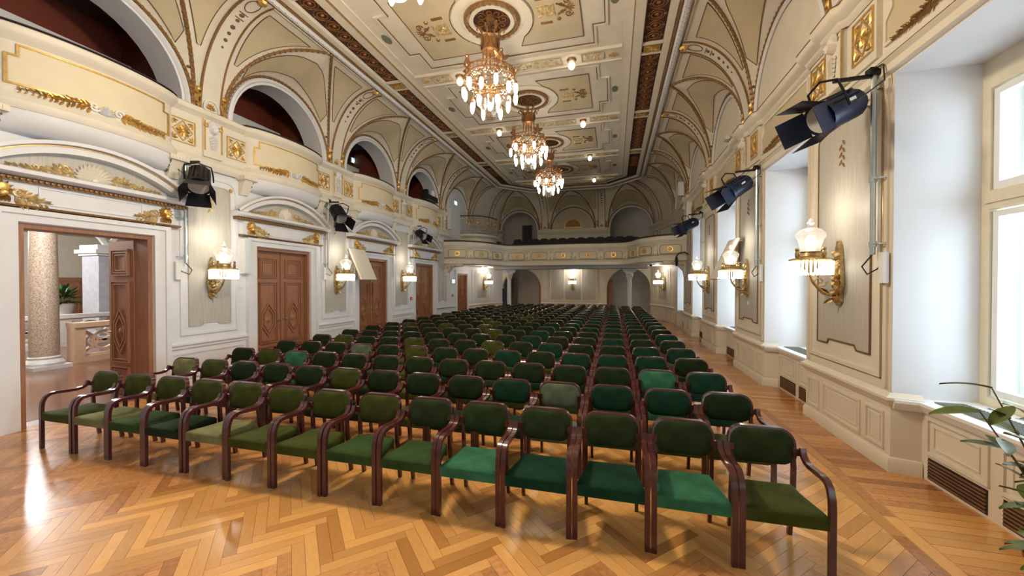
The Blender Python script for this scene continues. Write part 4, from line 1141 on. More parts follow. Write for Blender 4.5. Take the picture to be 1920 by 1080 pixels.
# soffit panels and side brackets where the balcony meets the walls
for fr_, c0 in ((FL, 17.55), (FR, 17.65)):
    g = MB().prism(lambda u, v, n: fr_(c0 + n, v, u), [(0, 2.35), (.06, 2.35), (.10, 2.60), (.35, 2.86), (.9, 2.92), (.9, 3.02), (0, 3.02)], -.16, .16); g.build('side_bracket', IVORY, balcony)
    o = MB()
    for q in range(3): o.scroll(lambda u, v, n: fr_(c0 - .165 - n, v, u), .14 + .2 * q, 2.82 + .04 * q, .07, 0, 1, 1.2, .012, 0)
    o.build('gilt_bracket_scroll', OLDGOLD, balcony)
MB().box(-6.9, 1.7, 21.6, 22.0, 2.88, 3.06).build('balcony_beam', WHITE, balcony, smooth=False)
bd = MB()
x = -6.8
while x < 1.65: bd.box(x, x + .05, 21.58, 21.6, 2.86, 2.90); x += .1
bd.build('beam_dentils', BROWNLINE, balcony, smooth=False)
for x, lab in ((-5.98, 'slender white iron column under the balcony near the left arch'), (.79, 'slender white iron column under the balcony near the windows')):
    t = thing('iron_column', lab, 'column', (x, 21.8, 0))
    MB().lathe((0, 0, 0), [(.17, 0), (.17, .2), (.13, .28), (.12, 1.2), (.11, 2.28)], 16).build('shaft', MARBLEW, t)
    c = MB().lathe((0, 0, 0), [(.11, 2.28), (.15, 2.30), (.12, 2.34), (.13, 2.45), (.20, 2.56), (.20, 2.60)], 16)
    for q in range(8):
        a = pi / 4 * q; c.leaf(lambda u, v, n: ((.13 + n + .25 * max(0, u - .1)) * cos(a) - v * sin(a), (.13 + n + .25 * max(0, u - .1)) * sin(a) + v * cos(a), 2.36 + u), 0, 0, 0, .2, .1, .05)
    c.build('capital', IVORY, t)
    b = MB()
    for sg in (-1, 1):
        b.prism(lambda u, v, n: (sg * u, n, v), [(.0, 2.58), (.18, 2.58), (.22, 2.68), (.34, 2.74), (.38, 2.86), (0, 2.86)], -.14, .14)
    b.rosette(lambda u, v, n: (u, -.14 - n, v), 0, 2.74, .10, 0, 8, .02)
    b.build('bracket', MARBLEW, t)
# seats on the balcony
def balcony_seat(label):
    t = thing('theatre_chair', label, 'chair', group='dark balcony chairs')
    MB().grid(lambda a, b: ((a - .5) * .50, .06 * cos((a - .5) * 2.4) + .10 * b, .48 + .44 * b - .10 * abs(2 * a - 1) ** 4 * (b > .5)), 8, 6).grid(lambda a, b: ((a - .5) * .50, .10 + .06 * cos((a - .5) * 2.4) + .10 * b, .48 + .44 * b - .10 * abs(2 * a - 1) ** 4 * (b > .5)), 8, 6).grid(lambda a, b: ((a - .5) * .50, .16 * 1 + .06 * cos((a - .5) * 2.4) + .1 * b - .06, .92 - .10 * abs(2 * a - 1) ** 4), 8, 1).build('backrest', SEATBLACK, t)
    MB().box(-.24, .24, -.38, .08, .38, .48).build('seat', SEATBLACK, t, smooth=False)
    MB().box(-.25, -.21, -.34, .1, 0, .60).build('side_frame', SEATBLACK, t, smooth=False); MB().box(.21, .25, -.34, .1, 0, .60).build('side_frame', SEATBLACK, t, smooth=False)
    return t
bs = balcony_seat('x')
nseat = 13
spots = [(-5.35 + .535 * i, 21.15, 3.62) for i in range(nseat)]
spots += [(-5.6 + .535 * i, 22.2, 3.80) for i in range(nseat)]
STEP = MB().box(-7.0, 1.9, 20.75, 21.7, 3.36, 3.62).box(-7.0, 1.9, 21.7, 24.4, 3.36, 3.80); STEP.build('balcony_step', DARK, balcony, smooth=False)
ORD = ['first', 'second', 'third', 'fourth', 'fifth', 'sixth', 'seventh', 'eighth', 'ninth', 'tenth', 'eleventh', 'twelfth', 'thirteenth', 'fourteenth', 'fifteenth', 'sixteenth', 'seventeenth', 'eighteenth', 'nineteenth', 'twentieth', 'twenty-first']
for i, s_ in enumerate(spots):
    t = bs if i == 0 else copy_tree(bs)
    t.location = s_; r_ = 'front' if i < nseat else 'rear'
    t['label'] = 'dark upholstered theatre chair, %s from the left in the %s balcony row' % (ORD[i % nseat], r_)
# raised landing with an iron railing in the left corner
LP = smooth_path([(XL, 19.35), (-7.45, 19.42), (-6.95, 19.75), (-6.62, 20.35), (-6.5, 21.05)], 6)
la = MB().sweep(LP, [(-.3, 3.36), (0, 3.36), (0, 4.62), (.04, 4.66), (.04, 4.74), (-.3, 4.76)]); la.prism(lambda u, v, n: (u, v, n), LP + [(-6.5, 22.3), (XL, 22.3)], 4.5, 4.74)
landing = la.build('corner_landing', IVORY); tag(landing, 'raised curved landing in the left back corner above the balcony', 'landing', kind='structure')
rl = thing('iron_railing', 'cream wrought iron railing on the curved corner landing', 'railing', (0, 0, 0))
def FLP(u, z):
    L = [0]
    for i in range(1, len(LP)): L.append(L[-1] + hypot(LP[i][0] - LP[i - 1][0], LP[i][1] - LP[i - 1][1]))
    s = min(max(u * L[-1], 0), L[-1] - 1e-6); i = 0
    while L[i + 1] < s: i += 1
    p = lerp(LP[i], LP[i + 1], (s - L[i]) / (L[i + 1] - L[i])); return (p[0], p[1], z)
for z in (5.72, 5.0, 4.86): MB().tube([FLP(i / 20, z) for i in range(21)], .018 if z < 5.5 else .03, 5).build('rail', IRON if z < 5.5 else RAILDARK, rl)
for i in range(17): MB().tube([FLP(i / 16, 4.74), FLP(i / 16, 5.72)], .010, 4).build('baluster', IRON, rl)
for i in (2, 6, 10, 14):
    MB().tube([(lambda p: (p[0], p[1], 5.36 + .16 * sin(2 * pi * j / 12)))(FLP(i / 16 + .04 * cos(2 * pi * j / 12), 0)) for j in range(12)], .012, 4, closed=True).ball(FLP(i / 16, 5.36), .07, 8, 5).build('gilt_ring_ornament', GOLD, rl)

# ================================================================== CHAIRS
def bar2(mb, xc_, w, path, t):
    """bent flat bar: path of (y, z), width w in x, thickness t"""
    a = offset_path(path, t / 2); b = offset_path(path, -t / 2); k = len(path); vs = []
    for i in range(k): vs += [(xc_ - w / 2, *a[i]), (xc_ + w / 2, *a[i]), (xc_ + w / 2, *b[i]), (xc_ - w / 2, *b[i])]
    fs = [(4 * i + q, 4 * i + (q + 1) % 4, 4 * i + 4 + (q + 1) % 4, 4 * i + 4 + q) for i in range(k - 1) for q in range(4)]
    fs += [(3, 2, 1, 0), (4 * k - 4, 4 * k - 3, 4 * k - 2, 4 * k - 1)]
    return mb.add(vs, fs)
def layers(mb, rings, cap=True):
    k = len(rings[0]); vs = [p for r in rings for p in r]
    fs = [(i * k + q, i * k + (q + 1) % k, (i + 1) * k + (q + 1) % k, (i + 1) * k + q) for i in range(len(rings) - 1) for q in range(k)]
    if cap: fs += [tuple(range(k))[::-1], tuple((len(rings) - 1) * k + q for q in range(k))]
    return mb.add(vs, fs)
ARM = [(.02, 0), (.02, .50), (.026, .57), (.05, .63), (.09, .662), (.15, .668), (.24, .660), (.33, .655), (.395, .664), (.438, .69), (.458, .745)]
def rrect(hw_, z0, z1, r, n=4):
    return arc((hw_ - r, z0 + r), r, -pi / 2, 0, n) + arc((hw_ - r, z1 - r), r, 0, pi / 2, n) + arc((-hw_ + r, z1 - r), r, pi / 2, pi, n) + arc((-hw_ + r, z0 + r), r, pi, 1.5 * pi, n)
def back_y(x, z): return .470 + (z - .55) * .20 - .35 * x * x + .02
def make_chair():
    t = thing('upholstered_armchair', 'x', 'chair', group='green velvet armchairs in rows')
    so = [(-.262, .005), (.262, .005), (.262, .10), (.246, .20), (.222, .32), (.205, .455), (-.205, .455), (-.222, .32), (-.246, .20), (-.262, .10)]
    so = [p for p in so]
    def inset(d): return offset_path(so, -d, closed=True)
    sag = lambda y: -.012 * sin(min(1, max(0, y / .45)) * pi)
    rings = [[(x, y, z + (.0 if z < .42 else sag(y))) for x, y in inset(d)] for z, d in ((.352, .012), (.362, 0), (.435, 0), (.452, .010), (.462, .035), (.466, .09))]
    MB().add([], [])
    g = MB(); layers(g, rings); seat = g.build('seat', VELVET['dark'], t, ang=50)
    base = rrect(.236, .590, .852, .10, 6)
    cz = .721
    sc = (.93, .985, 1.0, .985, .90, .70, .40)
    offs = (.012, .010, -.004, -.020, -.030, -.037, -.040)
    g = MB(); layers(g, [[(x * k, back_y(x * k, cz + (z - cz) * k) + o, cz + (z - cz) * k) for x, z in base] for k, o in zip(sc, offs)]); g.build('back_pad', VELVET['dark'], t, ang=50)
    out = rrect(.240, .585, .860, .105, 6)
    # wooden rim around the sides and top of the pad
    i0 = 0
    rim = [p for p in out if p[1] > .62]
    rim = sorted(rim, key=lambda p: 0)  # keep order: right side up, over the top, left side down
    ro = [(x * 1.03, .70 + (z - .70) * 1.055) for x, z in rim]; ri = [(x * .94, .70 + (z - .70) * .91) for x, z in rim]
    g = MB(); vs = []
    for a, b in zip(ro, ri):
        vs += [(a[0], back_y(a[0], a[1]) + .026, a[1]), (a[0], back_y(a[0], a[1]) - .018, a[1]), (b[0], back_y(b[0], b[1]) - .018, b[1]), (b[0], back_y(b[0], b[1]) + .026, b[1])]
    k = len(rim); g.add(vs, [(4 * i + q, 4 * i + (q + 1) % 4, 4 * i + 4 + (q + 1) % 4, 4 * i + 4 + q) for i in range(k - 1) for q in range(4)] + [(0, 1, 2, 3), (4 * k - 1, 4 * k - 2, 4 * k - 3, 4 * k - 4)])
    g.build('back_rim', CHAIRWOOD, t, ang=40)
    for sg in (-1, 1):
        g = bar2(MB(), sg * .275, .040, ARM, .034); g.build('armrest', CHAIRWOOD, t, ang=40)
        g = bar2(MB(), sg * .222, .030, [(.545, 0), (.515, .22), (.485, .42), (.478, .58), (.50, .72)], .036); g.build('rear_leg', CHAIRWOOD, t, ang=40)
        g = MB().box(min(sg * .21, sg * .276), max(sg * .21, sg * .276), .455, .485, .68, .735); g.build('arm_block', CHAIRWOOD, t, smooth=False)
    MB().box(-.25, .25, .07, .09, .325, .36).build('front_rail', CHAIRWOOD, t, smooth=False)
    MB().box(-.20, .20, .44, .46, .33, .372).build('rear_rail', CHAIRWOOD, t, smooth=False)
    return t
def set_mat(o, m):
    o.material_slots[0].link = 'OBJECT'; o.material_slots[0].material = m
chair0 = make_chair()
ROWS, COLS = 20, 14
ROW0, ROWP = 3.075, .985
XCH0, XCHP = -6.61, .5985
front = ['olive', 'pale', 'green', 'dark', 'pale', 'olive', 'olive', 'green', 'green', 'emerald', 'bottle', 'bottle', 'emerald', 'olive']
fname = {'olive': 'olive green', 'pale': 'faded pale olive', 'green': 'moss green', 'dark': 'dark green', 'bottle': 'bottle green', 'emerald': 'bright emerald', 'grey': 'worn grey-green'}
special = {(1, 0): 'pale', (1, 10): 'grey', (2, 2): 'emerald', (2, 12): 'emerald', (3, 3): 'grey'}
rnd = random.Random(11)
chairs_n = 0
for r in range(ROWS):
    for c in range(COLS):
        x = XCH0 + XCHP * c; y = ROW0 + ROWP * r
        if any(abs(x - cx) < .42 and -.65 < 21.8 - y < .95 for cx in (-5.98, .79)): continue
        if r >= 18 and c == 0: continue
        t = chair0 if chairs_n == 0 else copy_tree(chair0)
        chairs_n += 1
        t.location = (x, y + rnd.uniform(-.008, .008), 0)
        t.rotation_euler = (0, 0, rnd.uniform(-.004, .004))
        back = special.get((r, c)) or ('olive' if (r == 0 and c < 8) else 'mid' if r == 0 else rnd.choice(['dark', 'dark', 'dark', 'olive'] if c < 8 else ['bottle', 'dark', 'bottle', 'dark']))
        seat = front[c] if r == 0 else (special.get((r, c)) or rnd.choice(['dark', 'green', 'bottle', 'olive']))
        for ch in t.children:
            if ch.name.startswith('seat') : set_mat(ch, VELVET[seat])
            elif ch.name.startswith('back_pad'): set_mat(ch, VELVET[back])
        pos = ('leftmost' if c == 0 else 'rightmost' if c == COLS - 1 else ORD[c] + ' from the left')
        rowname = 'front' if r == 0 else ORD[r]
        if r == 0: t['label'] = 'mahogany armchair with %s velvet seat, %s in the front row' % (fname[seat], pos)
        elif (r, c) in special: t['label'] = 'mahogany armchair with %s backrest, %s in the %s row' % (fname[back], pos, rowname)
        else: t['label'] = 'mahogany armchair with dark green back, %s in the %s row' % (pos, rowname)

# ================================================================== CHANDELIERS
def chandelier(label, y, power, zl=6.16):
    t = thing('chandelier', label, 'chandelier', (XC, y, 0), group='gilt bronze chandeliers')
    MB().tube([(0, 0, 7.66), (0, 0, 5.95)], .018, 6).lathe((0, 0, 0), [(.10, 7.69), (.09, 7.62), (.03, 7.58)], 12).build('rod', BRONZE, t)
    c = MB().lathe((0, 0, 0), [(.14, 6.92), (.18, 6.95), (.17, 7.0), (.19, 7.1), (.18, 7.18), (.21, 7.22), (.16, 7.22)], 16)
    for i in range(8):
        a = pi / 4 * i; u = (cos(a), sin(a))
        c.tube([(u[0] * r, u[1] * r, z) for r, z in ((.18, 7.2), (.20, 7.3), (.25, 7.37), (.30, 7.36), (.31, 7.31), (.28, 7.29))], [.022, .024, .022, .018, .014, .01], 5)
        c.leaf(lambda p, q, n: (u[0] * (.19 + n) - u[1] * q, u[1] * (.19 + n) + u[0] * q, 7.0 + p), 0, 0, 0, .22, .11, .03)
    c.build('crown', BRONZE, t)
    for i in range(6):
        a = pi / 3 * i + .3; u = (cos(a), sin(a))
        MB().tube([(u[0] * r, u[1] * r, z) for r, z in ((.15, 6.95), (.15, 6.80), (.17, 6.65), (.24, 6.52), (.36, 6.45), (.47, 6.44))], .013, 5).build('suspension_arm', BRONZE, t)
    b = MB(); R = .52
    for z in (6.38, 6.50): b.tube([(R * cos(2 * pi * i / 32), R * sin(2 * pi * i / 32), z) for i in range(32)], .016, 5, closed=True)
    for i in range(32):
        a = 2 * pi * i / 32; u = (cos(a), sin(a)); zz = (6.40, 6.48) if i % 2 else (6.48, 6.40)
        b.tube([(R * cos(a), R * sin(a), 6.38), (R * cos(a), R * sin(a), 6.50)], .008, 4)
        b.tube([(R * cos(a), R * sin(a), 6.44), (R * cos(a + .1), R * sin(a + .1), 6.44)], .008, 4)
    b.build('fretted_ring', BRONZE, t)
    for i in range(4):
        a = pi / 2 * i + .75; u = (cos(a), sin(a)); F = lambda p, q, n: (u[0] * (R + n) - u[1] * p, u[1] * (R + n) + u[0] * p, q)
        g = MB().ball((u[0] * R, u[1] * R, 6.58), (.06, .06, .10), 7, 5).ball((u[0] * R, u[1] * R, 6.71), .045, 7, 4)
        for sg in (-1, 1):
            g.leaf(F, 0, 6.52, pi / 2 + sg * .9, .22, .10, .05); g.leaf(F, 0, 6.46, pi / 2 + sg * 1.5, .18, .08, .04); g.scroll(F, sg * .1, 6.36, .06, 0, sg, 1.2, .012)
        g.build('figure_ornament', BRONZE, t)
    bulbprof = [(.012, .115), (.035, .10), (.048, .04), (.047, -.02), (.036, -.08), (.016, -.12), (.004, -.128)]
    cap = MB().lathe((0, 0, 0), [(.02, .17), (.032, .15), (.036, .10), (.02, .095)], 8)
    bm = MB().lathe((0, 0, 0), bulbprof, 10)
    bo_ = co_ = None
    places = [(.56, 2 * pi * i / 12, 6.02 if i % 2 else 6.10) for i in range(12)] + [(.38, 2 * pi * i / 6 + .2, 5.78) for i in range(6)]
    arms = MB(); nb = 0
    for r_, a, z in places:
        loc = (r_ * cos(a), r_ * sin(a), z)
        if bo_ is None: bo_ = bm.build('bulb', BULB, t, loc=loc); co_ = cap.build('bulb_cap', BRONZE, t, loc=loc)
        else: copy_obj(bo_, t, loc); copy_obj(co_, t, loc)
        q = min(r_, .52)
        MB().tube([(loc[0], loc[1], z + .16), (loc[0] * .96, loc[1] * .96, z + .23), (q * cos(a) * .9, q * sin(a) * .9, 6.38 if r_ > .5 else 6.15)], .008, 4).build('bulb_bracket', BRONZE, t)
    for i in range(6):
        a = 2 * pi * i / 6 + .2
        arms.tube([(.34 * cos(a), .34 * sin(a), 6.15), (.2 * cos(a), .2 * sin(a), 6.2), (0, 0, 6.15)], .009, 4)
    arms.build('inner_spider', BRONZE, t)
    MB().lathe((0, 0, 0), [(.04, 5.50), (.13, 5.54), (.19, 5.64), (.23, 5.80), (.25, 5.96), (.255, 5.97), (.235, 5.96), (.18, 5.66), (.12, 5.57), (.03, 5.53)], 20).build('glass_bowl', BOWLGLASS, t)
    MB().ball((0, 0, 5.80), (.06, .06, .09), 10, 7).build('bulb', BULB, t)
    MB().lathe((0, 0, 0), [(.255, 5.95), (.27, 5.96), (.27, 6.0), (.25, 6.01)], 20).build('bowl_rim', BRONZE, t)
    g = MB()
    for i in range(24):
        a0_, a1_ = 2 * pi * i / 24, 2 * pi * (i + 1) / 24
        for j in range(5):
            s_ = j / 5; a = a0_ + (a1_ - a0_) * s_; zz = 6.36 - .10 * sin(pi * s_) - (.02 if i % 2 else 0)
            g.ball((.50 * cos(a), .50 * sin(a), zz), .014, 5, 3)
    for i in range(12):
        a = 2 * pi * i / 12 + .1
        for j in range(6): rr = .48 - .04 * j; g.ball((rr * cos(a), rr * sin(a), 6.33 - .30 * (j / 5) ** .8 + .05 * sin(j)), .015, 5, 3)
    g.build('crystal_strings', CRYSTAL, t)
    ld = bpy.data.lights.new('chandelier_light', 'POINT'); ld.energy = power; ld.color = (1.0, .84, .62); ld.shadow_soft_size = .30
    lo = bpy.data.objects.new('chandelier_light', ld); COL.objects.link(lo); lo.parent = t; lo.location = (0, 0, zl)
    return t
CH = 37.0
chandelier('bronze chandelier whose lowest bulbs hang from the top edge', yc(0) - .05, CH * 20, 5.62)
chandelier('largest looking bronze chandelier with cone bulbs and glass bowl', yc(1) - .12, CH)
chandelier('second bronze chandelier down the hall, between two others', yc(2) - .05, CH)
chandelier('farthest small looking bronze chandelier before the balcony', yc(3), CH)

# ceiling globes on the transverse bands
for k in range(1, 5):
    for sg in (-1, 1):
        y = yp(k)
        t = thing('ceiling_globe_lamp', 'lit opal ceiling globe, %s one of the %s pair from the stage' % ('window side' if sg > 0 else 'gallery side', ORD[k - 1]), 'lamp', (XC + sg * 1.50, y, 0), group='ceiling globes')
        MB().lathe((0, 0, 0), [(.11, ZC - .035), (.12, ZC - .05), (.10, ZC - .09), (.06, ZC - .11)], 14).build('mount', OLDGOLD, t)
        MB().ball((0, 0, ZC - .185), (.085, .085, .10), 12, 8).build('globe', GLOBE, t)
for x, y, z, lab in ((-6.95, 19.9, 2.88, 'lit white globe lamp hanging under the balcony on the left'),):
    t = thing('balcony_globe_lamp', lab, 'lamp', (x, y, 0)); MB().ball((0, 0, z), .10, 10, 7).build('globe', BULB, t); MB().lathe((0, 0, 0), [(.04, z + .08), (.06, 3.05)], 10).build('mount', IVORY, t)
    ld = bpy.data.lights.new('globe_light', 'POINT'); ld.energy = 10; ld.color = (1, .9, .75); ld.shadow_soft_size = .12
    lo = bpy.data.objects.new('globe_light', ld); COL.objects.link(lo); lo.parent = t; lo.location = (0, 0, z - .25)

# ================================================================== SCONCES
def sconce(label, loc, rz, power=9.0, simple=False):
    """local frame: wall at y = 0, n = +y into the room"""
    t = thing('wall_sconce', label, 'sconce', loc, rz, group='gilt wall sconces')
    F = lambda u, v, n: (u, n, v)
    g = MB().prism(F, [(0, 1.76), (.06, 1.82), (.05, 1.93), (.10, 2.05), (.08, 2.2), (.06, 2.42), (.045, 2.52), (0, 2.62), (-.045, 2.52), (-.06, 2.42), (-.08, 2.2), (-.10, 2.05), (-.05, 1.93), (-.06, 1.82)], 0, .05)
    for q in range(7):
        for sg in (-1, 1): g.leaf(F, 0, 1.80 + .10 * q, pi / 2 + sg * (1.0 if q % 2 else .6), .13, .06, .06, .04)
    for q in range(4): g.blob(F, 0, 1.86 + .16 * q, .045, .06, .05)
    g.build('back_plate', BRASS, t)
    a = MB().tube([F(0, v, n) for v, n in ((1.92, .06), (1.90, .12), (1.93, .20), (2.0, .26), (2.08, .32), (2.16, .345), (2.26, .35))], [.022, .024, .022, .02, .018, .018, .02], 7)
    a.scroll(lambda u, v, n: (n, u, v), .24, 2.08, .085, pi, 1, 1.4, .011)
    a.leaf(lambda u, v, n: (n, u, v), .12, 1.92, .5, .16, .06, .03); a.leaf(lambda u, v, n: (n, u, v), .08, 1.86, -.6, .14, .06, .03)
    a.build('scroll_arm', BRASS, t)
    c = (0, .35, 0)
    h = MB().lathe(c, [(.03, 2.20), (.07, 2.25), (.23, 2.35), (.245, 2.38), (.13, 2.42), (.11, 2.47), (.13, 2.48)], 16)
    for i in range(4):
        a_ = pi / 2 * i + .4; p = (c[0] + .20 * cos(a_), c[1] + .20 * sin(a_), 2.44); h.ball(p, (.028, .028, .06), 6, 5).ball((p[0], p[1], 2.51), .026, 6, 4)
    h.build('lamp_holder', BRASS, t)
    f = MB()
    for i in range(34):
        a_ = 2 * pi * i / 34; f.tube([(c[0] + .24 * cos(a_), c[1] + .24 * sin(a_), 2.35), (c[0] + .235 * cos(a_), c[1] + .235 * sin(a_), 2.17)], [.015, .013], 4)
    f.build('crystal_fringe', FRINGE, t)
    MB().lathe(c, [(.10, 2.48), (.12, 2.55), (.14, 2.64), (.165, 2.68), (.165, 2.73), (.12, 2.78), (.04, 2.81), (.03, 2.84), (.045, 2.87), (.01, 2.93)], 16).build('glass_lantern', LAMPGLASS, t)
    MB().ball((c[0], c[1], 2.61), (.065, .065, .10), 8, 6).build('bulb', BULB, t)
    ld = bpy.data.lights.new('sconce_light', 'POINT'); ld.energy = power; ld.color = (1, .90, .74); ld.shadow_soft_size = .10
    lo = bpy.data.objects.new('sconce_light', ld); COL.objects.link(lo); lo.parent = t; lo.location = (0, .40, 3.05)
    return t
for k, lab in ((0, 'between the open doorway and the first closed door'), (1, 'left of the tilted white panel'), (2, 'just before the last gallery door')):
    sconce('lit gilt sconce on the left wall %s' % lab, (XL + .012, yp(k), -.02), -pi / 2)
for k, lab in ((0, 'nearest gilt sconce on the window piers'), (1, 'lit gilt sconce on the second window pier'), (2, 'lit gilt sconce on the third window pier')):
    sconce(lab, (XR - .012, yp(k), 0), pi / 2)
sconce('lit gilt sconce on the centre panel of the back wall', (XC, YB - .01, -.12), pi, 22)
sconce('lit gilt sconce on the curved corner wall left of the arch', (-7.80, 22.5, -.12), -pi / 2 - .2, 18)
sconce('lit gilt sconce on the curved corner wall right of the arch', (2.66, 22.5, -.12), pi / 2 + .2, 18)

# ================================================================== STAGE SPOTLIGHTS
def spotlight(label, base, aim, side, big=1.0, arm=.50, zt=4.42, zb=2.38, lampoff=(0, 0)):
    """wall pole with a barn door lamp; side = +1 for the window wall"""
    t = thing('stage_spotlight', label, 'spotlight', base, group='stage spotlights on wall poles')
    n = -side                                    # x direction into the hall
    MB().tube([(n * .07, 0, zb), (n * .07, 0, zt)], .028, 10).build('pole', STEEL, t)
    for z in (zb + .12, zb + .85):
        b = MB().tube([(0, -.11, z), (n * .07, -.11, z), (n * .07, 0, z)], .010, 6).lathe((n * .07, 0, z - .03), [(.038, 0), (.038, .06)], 10).lathe((0, 0, 0), [(.001, z), (.001, z)], 3)
        b.build('pipe_clamp', STEEL, t)
    MB().tube([(n * .07, 0, zt - .02), (n * (.07 + arm), lampoff[0], zt - .04)], .026, 4).box(n * .07 - .06, n * .07 + .06, -.05, .05, zt - .02, zt + .06).build('boom_arm', BLACK, t)
    D = Vector(aim).normalized(); Sx = D.cross(Vector((0, 0, 1))).normalized(); Up = Sx.cross(D)
    cpos = Vector((n * (.07 + arm), lampoff[0], zt - .40 + lampoff[1]))
    def W(a, b, c): return tuple(cpos + (Sx * a + Up * b + D * c) * big)      # c along the beam
    body = MB(); N = 16
    prof = [(.05, -.30), (.12, -.29), (.15, -.24), (.155, .10), (.17, .12), (.17, .17), (.14, .17)]
    vs = [W(r * cos(2 * pi * q / N), r * sin(2 * pi * q / N), c) for r, c in prof for q in range(N)]
    body.add(vs, [(i * N + q, i * N + (q + 1) % N, (i + 1) * N + (q + 1) % N, (i + 1) * N + q) for i in range(len(prof) - 1) for q in range(N)] + [tuple(range(N))[::-1], tuple((len(prof) - 1) * N + q for q in range(N))])
    for q in range(5):
        aa = pi * (.2 + .15 * q)
        body.tube([W(.158 * cos(aa), .158 * sin(aa), -.22), W(.165 * cos(aa), .165 * sin(aa), .08)], .012, 4)
    ho = body.build('lamp_housing', BLUEBLACK if side > 0 else BLACK, t)
    MB().box(-.001, .001, -.001, .001, -.001, .001)
    lb = MB().add([W(-.158, .03, -.12), W(-.158, .03, -.04), W(-.158, .06, -.04), W(-.158, .06, -.12)], [(0, 1, 2, 3)])
    lb.v = [tuple(Vector(p) - Sx * .004) for p in lb.v]
    lb.build('rating_label', PLASTIC, ho, smooth=False)
    MB().tube([W(.185 * s_, v, 0) for s_, v in ((-1, 0), (-1, .12), (-.9, .28), (0, .34), (.9, .28), (1, .12), (1, 0))], .014, 5).build('yoke', BLACK, t)
    k0, L = .17, .26
    flaps = [((-1, 1), (1, 1), (-1.25, 1.75), (1.25, 1.75)), ((-1, -1), (1, -1), (-1.25, -1.5), (1.25, -1.5)), ((-1, -1), (-1, 1), (-1.7, -1.0), (-1.7, 1.0)), ((1, -1), (1, 1), (1.7, -1.0), (1.7, 1.0))]
    for i, f in enumerate(flaps):
        a, b, c, d = f; r0 = .135
        q = [W(a[0] * r0, a[1] * r0, k0), W(b[0] * r0, b[1] * r0, k0), W(d[0] * r0, d[1] * r0, k0 + L), W(c[0] * r0, c[1] * r0, k0 + L)]
        q2 = [tuple(Vector(p) + D * .004 + Up * .003 + Sx * .003) for p in q]
        MB().add(q + q2, [(0, 1, 2, 3), (7, 6, 5, 4), (0, 4, 5, 1), (1, 5, 6, 2), (2, 6, 7, 3), (3, 7, 4, 0)]).build('barn_door', FLAPBROWN if (i == 0 and side > 0) else (BLUEBLACK if i >= 2 and side > 0 else BLACK), t, smooth=False)
    lens = [W(.138 * cos(2 * pi * q / 16), .138 * sin(2 * pi * q / 16), .172) for q in range(16)]
    MB().add(lens, [tuple(range(16))]).build('lens', mat('fresnel_lens', (.6, .6, .55), .15, noise=.1), t, smooth=False)
    MB().tube([W(0, .1, -.30), tuple(cpos + Vector((-n * .15, -.1, .05))), (n * .06, -.16, zt - .15), (n * .05, -.12, zt + .05), (n * .10, -.03, zt + .03)], .009, 5).build('cable', CABLE, t)
    MB().tube([(n * .07, 0, zb), (n * .13, .07, zb - .13), (n * .09, .05, zb - .22), (n * .05, -.06, zb - .16), (n * .02, -.10, zb - .08)], .009, 5).build('lower_cable', CABLE, t)
    so = MB().box(*sorted((0, n * .05)), -.155, -.065, zb - .32, zb + .02); so.build('socket_box', PLASTIC, t, smooth=False)
    return t
spotlight('black barn door spotlight above the open doorway on the left', (XL + .02, 5.52, 0), (.50, -.42, -.70), -1, 1.15, arm=.36, zt=4.40, zb=2.45)
spotlight('black barn door spotlight left of the second gallery front', (XL + .02, 9.33, 0), (.62, -.30, -.62), -1, 1.15, arm=.36, zt=4.42, zb=2.50)
spotlight('small looking black spotlight on the left wall near the last door', (XL + .02, 14.2, 0), (.75, -.35, -.45), -1, 1.0, arm=.36, zt=4.44, zb=2.60)
spotlight('large blue-black barn door spotlight on the nearest window pier', (XR - .02, 5.27, 0), (-.80, -.30, -.42), 1, 1.12, arm=.40, zt=4.42, zb=2.38, lampoff=(-.02, 0))
spotlight('barn door spotlight on the second window pier', (XR - .02, 8.96, 0), (-.75, -.28, -.52), 1, 1.15, arm=.40, zt=4.42, zb=2.42)
spotlight('small looking black spotlight on the third window pier', (XR - .02, 14.2, 0), (-.80, -.30, -.40), 1, 1.1, arm=.40, zt=4.44, zb=2.60)

# ================================================================== SMALL WALL THINGS
def box_speaker(label, F, w, h, d, m=PLASTIC):
    p0 = F(0, 0, 0)
    t = thing('column_loudspeaker', label, 'loudspeaker', p0); G = lambda u, v, n: tuple(a - b for a, b in zip(F(u, v, n), p0))
    MB().fbox(G, -w / 2, w / 2, 0, h, 0, d).build('cabinet', m, t, smooth=False)
    MB().fbox(G, -w / 2 + .015, w / 2 - .015, .02, h - .02, d, d + .008).build('grille', GREYPL, t, smooth=False)
for k, lab in ((0, 'slim white column loudspeaker left of the first closed door'), (2, 'slim white column loudspeaker right of the tilted panel door')):
    yy = 6.78 if k == 0 else 12.72
    box_speaker(lab, lambda u, v, n: (XL + n, yy + u, 2.28 + v), .16, .78, .12)
box_speaker('slim white loudspeaker high on the wall beside the corner landing', lambda u, v, n: (XL + .1 + n, 17.55 + u, 4.75 + v), .22, 1.0, .2)
box_speaker('ivory loudspeaker box high on the right vault cornice', lambda u, v, n: (XR - .22 - n, 16.9 + u, 5.62 + v), .24, .55, .2)
box_speaker('long ivory loudspeaker on the right wall above the balcony rail', lambda u, v, n: (XR - .12 - n, 15.9 + u, 4.3 + v), .18, .85, .15)
